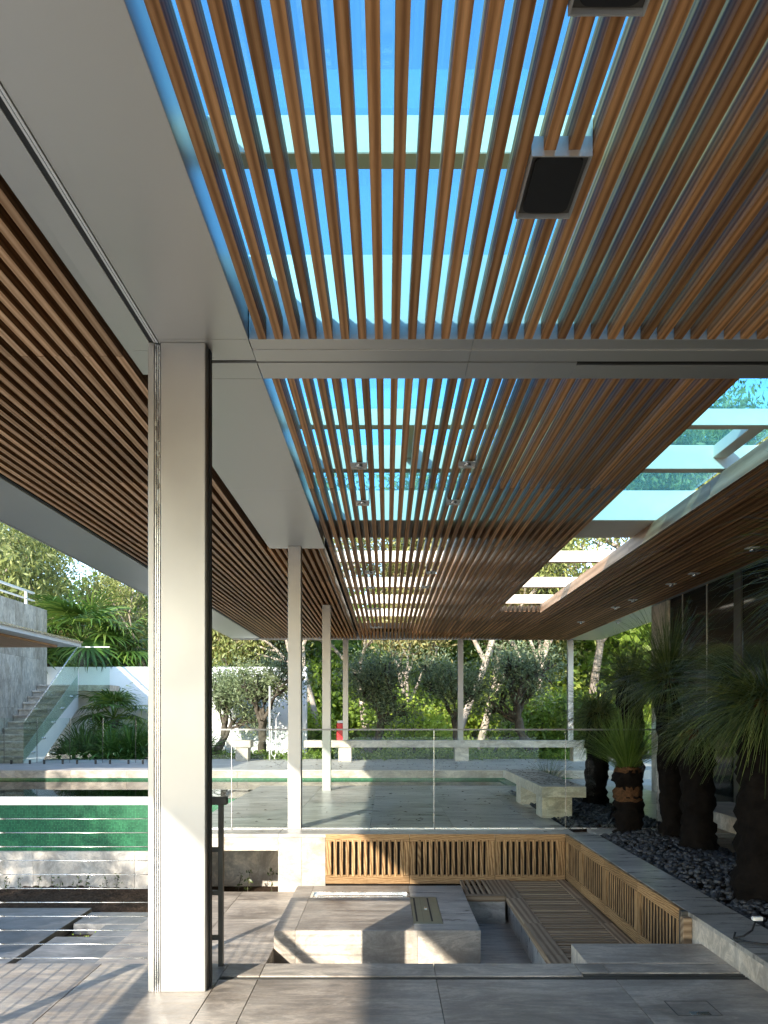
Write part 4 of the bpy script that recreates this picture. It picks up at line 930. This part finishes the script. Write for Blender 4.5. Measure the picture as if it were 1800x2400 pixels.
fan_palm(-8.6, 25.4, ZB3, 3.5, .13, 24, 1.1, 'fan palm rising above the stair landing', 72)
fan_palm(-7.95, 22.75, ZB2, 1.15, .12, 24, .72, 'short dark fan palm against the white wall beside the stair glass', 73)
fan_palm(-11.0, 25.2, ZB3, 4.2, .13, 16, 1.0, 'fan palm mostly hidden behind the stone building', 74)
rng = np.random.default_rng(81)
fv, ff_ = blades(rng, 260, .08, .80, 1.8, .3, 1.45, .026, 5)
FE = fast_mesh('fern', fv, ff_, 'fern')
rf = random.Random(4)
for k in range(20):
    x, d, sc = -8.7 + .175 * k + rf.uniform(-.08, .08), 21.55 + .45 * (k % 3) + rf.uniform(-.1, .1), rf.uniform(.9, 1.35)
    o = link('fern', FE, (x, d, ZB2), None, (0, 0, k * 1.3), (sc, sc, sc * rf.uniform(.8, 1.15))); tag(o, f'{NMR[k]} of the leafy ferns counted from the stair, below the white wall', 'fern', 'ferns below the white wall')
lv = []
# small seedlings along the plinth
for k, px in enumerate((14, 44, 95, 122, 140, 182, 202, 250, 275, 560, 580, 640)):
    DD = 12.5 if px < 400 else 10.2; x = (px - CX) * DD / F; rng = np.random.default_rng(90 + k); h = rng.uniform(.16, .30)
    z0 = ZG + .09 if px < 400 else -.80
    t = thing('seedling', (x, DD, z0), f'{nmr[k]} thin dark seedling from the left in the soil below the pool wall', 'seedling', 'seedlings below the pool wall')
    mb = MB(); pts = [(x, DD, z0 - .03)]
    for s in range(4): pts.append((pts[-1][0] + rng.normal(0, .012), DD + rng.normal(0, .01), z0 + h * (s + 1) / 4))
    mb.tube(pts, .004, 5); mb.build('stem', 'olivebark', t)
    cvs = [np.array(pts[1 + q % 4]) + rng.normal(0, .02, 3) for q in range(8)]
    v, f = leaves(rng, cvs, 3, .022, .045, .5, -.2); link('leaves', fast_mesh('leaves', v, f, 'needle'), (0, 0, 0)); o = COL.objects[-1]; par(o, t)
# moss in the paver hole
mv, mf = leaves(np.random.default_rng(7), [np.array([-3.95 + .12 * i, 9.95, ZG + .03]) for i in range(2)], 160, .06, .03, .6, -.5)
tag(link('moss', fast_mesh('moss', mv, mf, 'bright'), (0, 0, 0)), 'clump of bright moss in the hole between the pavers', 'moss', kind='stuff')
# trees outside the picture on the sunny side, whose dappled shade falls on the pool wall
for x, d, p, rot, s, lab in ((-15.5, -4.2, 1, 2.5, .85, 'eucalypt on the sunny side farther left'), (-14.0, .2, 1, 4.0, .8, 'eucalypt left of the pool, outside the picture')):
    put_tree('eucalypt_tree', EU[p], x, d, ZG, rot, s, lab, 'tree', 'eucalypts on the sunny side')

for x, d, sc, lab in ((-10.9, .2, 1.75, 'dense evergreen on the sunny side shading the garden pavers'), (-9.4, 3.6, 1.1, 'smaller dense evergreen on the sunny side')):
    put_tree('evergreen_shrub', BU[0], x, d, ZG, x, sc, lab, 'shrub', 'evergreens on the sunny side')
for k in range(18):
    put_tree('forest_tree', BU[k % 2], -30 + k * 4.2 + rnd.uniform(-.8, .8), 45 + rnd.uniform(-1.5, 1.5), -.3, k * 1.9, rnd.uniform(2.5, 3.0), f'{NMR[k]} tall forest tree from the left in the farthest row', 'tree', 'farthest row of forest trees')

rng = np.random.default_rng(15); vv, ff = [], []
for k in range(420):
    cx_, cy_ = (rng.uniform(-3, 4.5), rng.uniform(17.0, 21.2)) if k < 340 else (rng.uniform(-2.3, 2.1), rng.uniform(9.6, 15.1)); z0 = ZT if k < 340 else ZD
    a = rng.uniform(0, 6.28); l = rng.uniform(.015, .045); wd = l * .3; dx, dy = math.cos(a), math.sin(a); n = len(vv)
    vv += [(cx_ - dx * l, cy_ - dy * l, z0 + .002), (cx_ + dy * wd, cy_ - dx * wd, z0 + .012), (cx_ + dx * l, cy_ + dy * l, z0 + .003), (cx_ - dy * wd, cy_ + dx * wd, z0 + .006)]; ff.append((n, n + 1, n + 2, n + 3))
tag(link('fallen_leaves', fast_mesh('fallen_leaves', vv, ff, 'olivebark'), (0, 0, 0)), 'fallen leaves dotted over the deck and far terrace', 'leaf litter', kind='stuff')
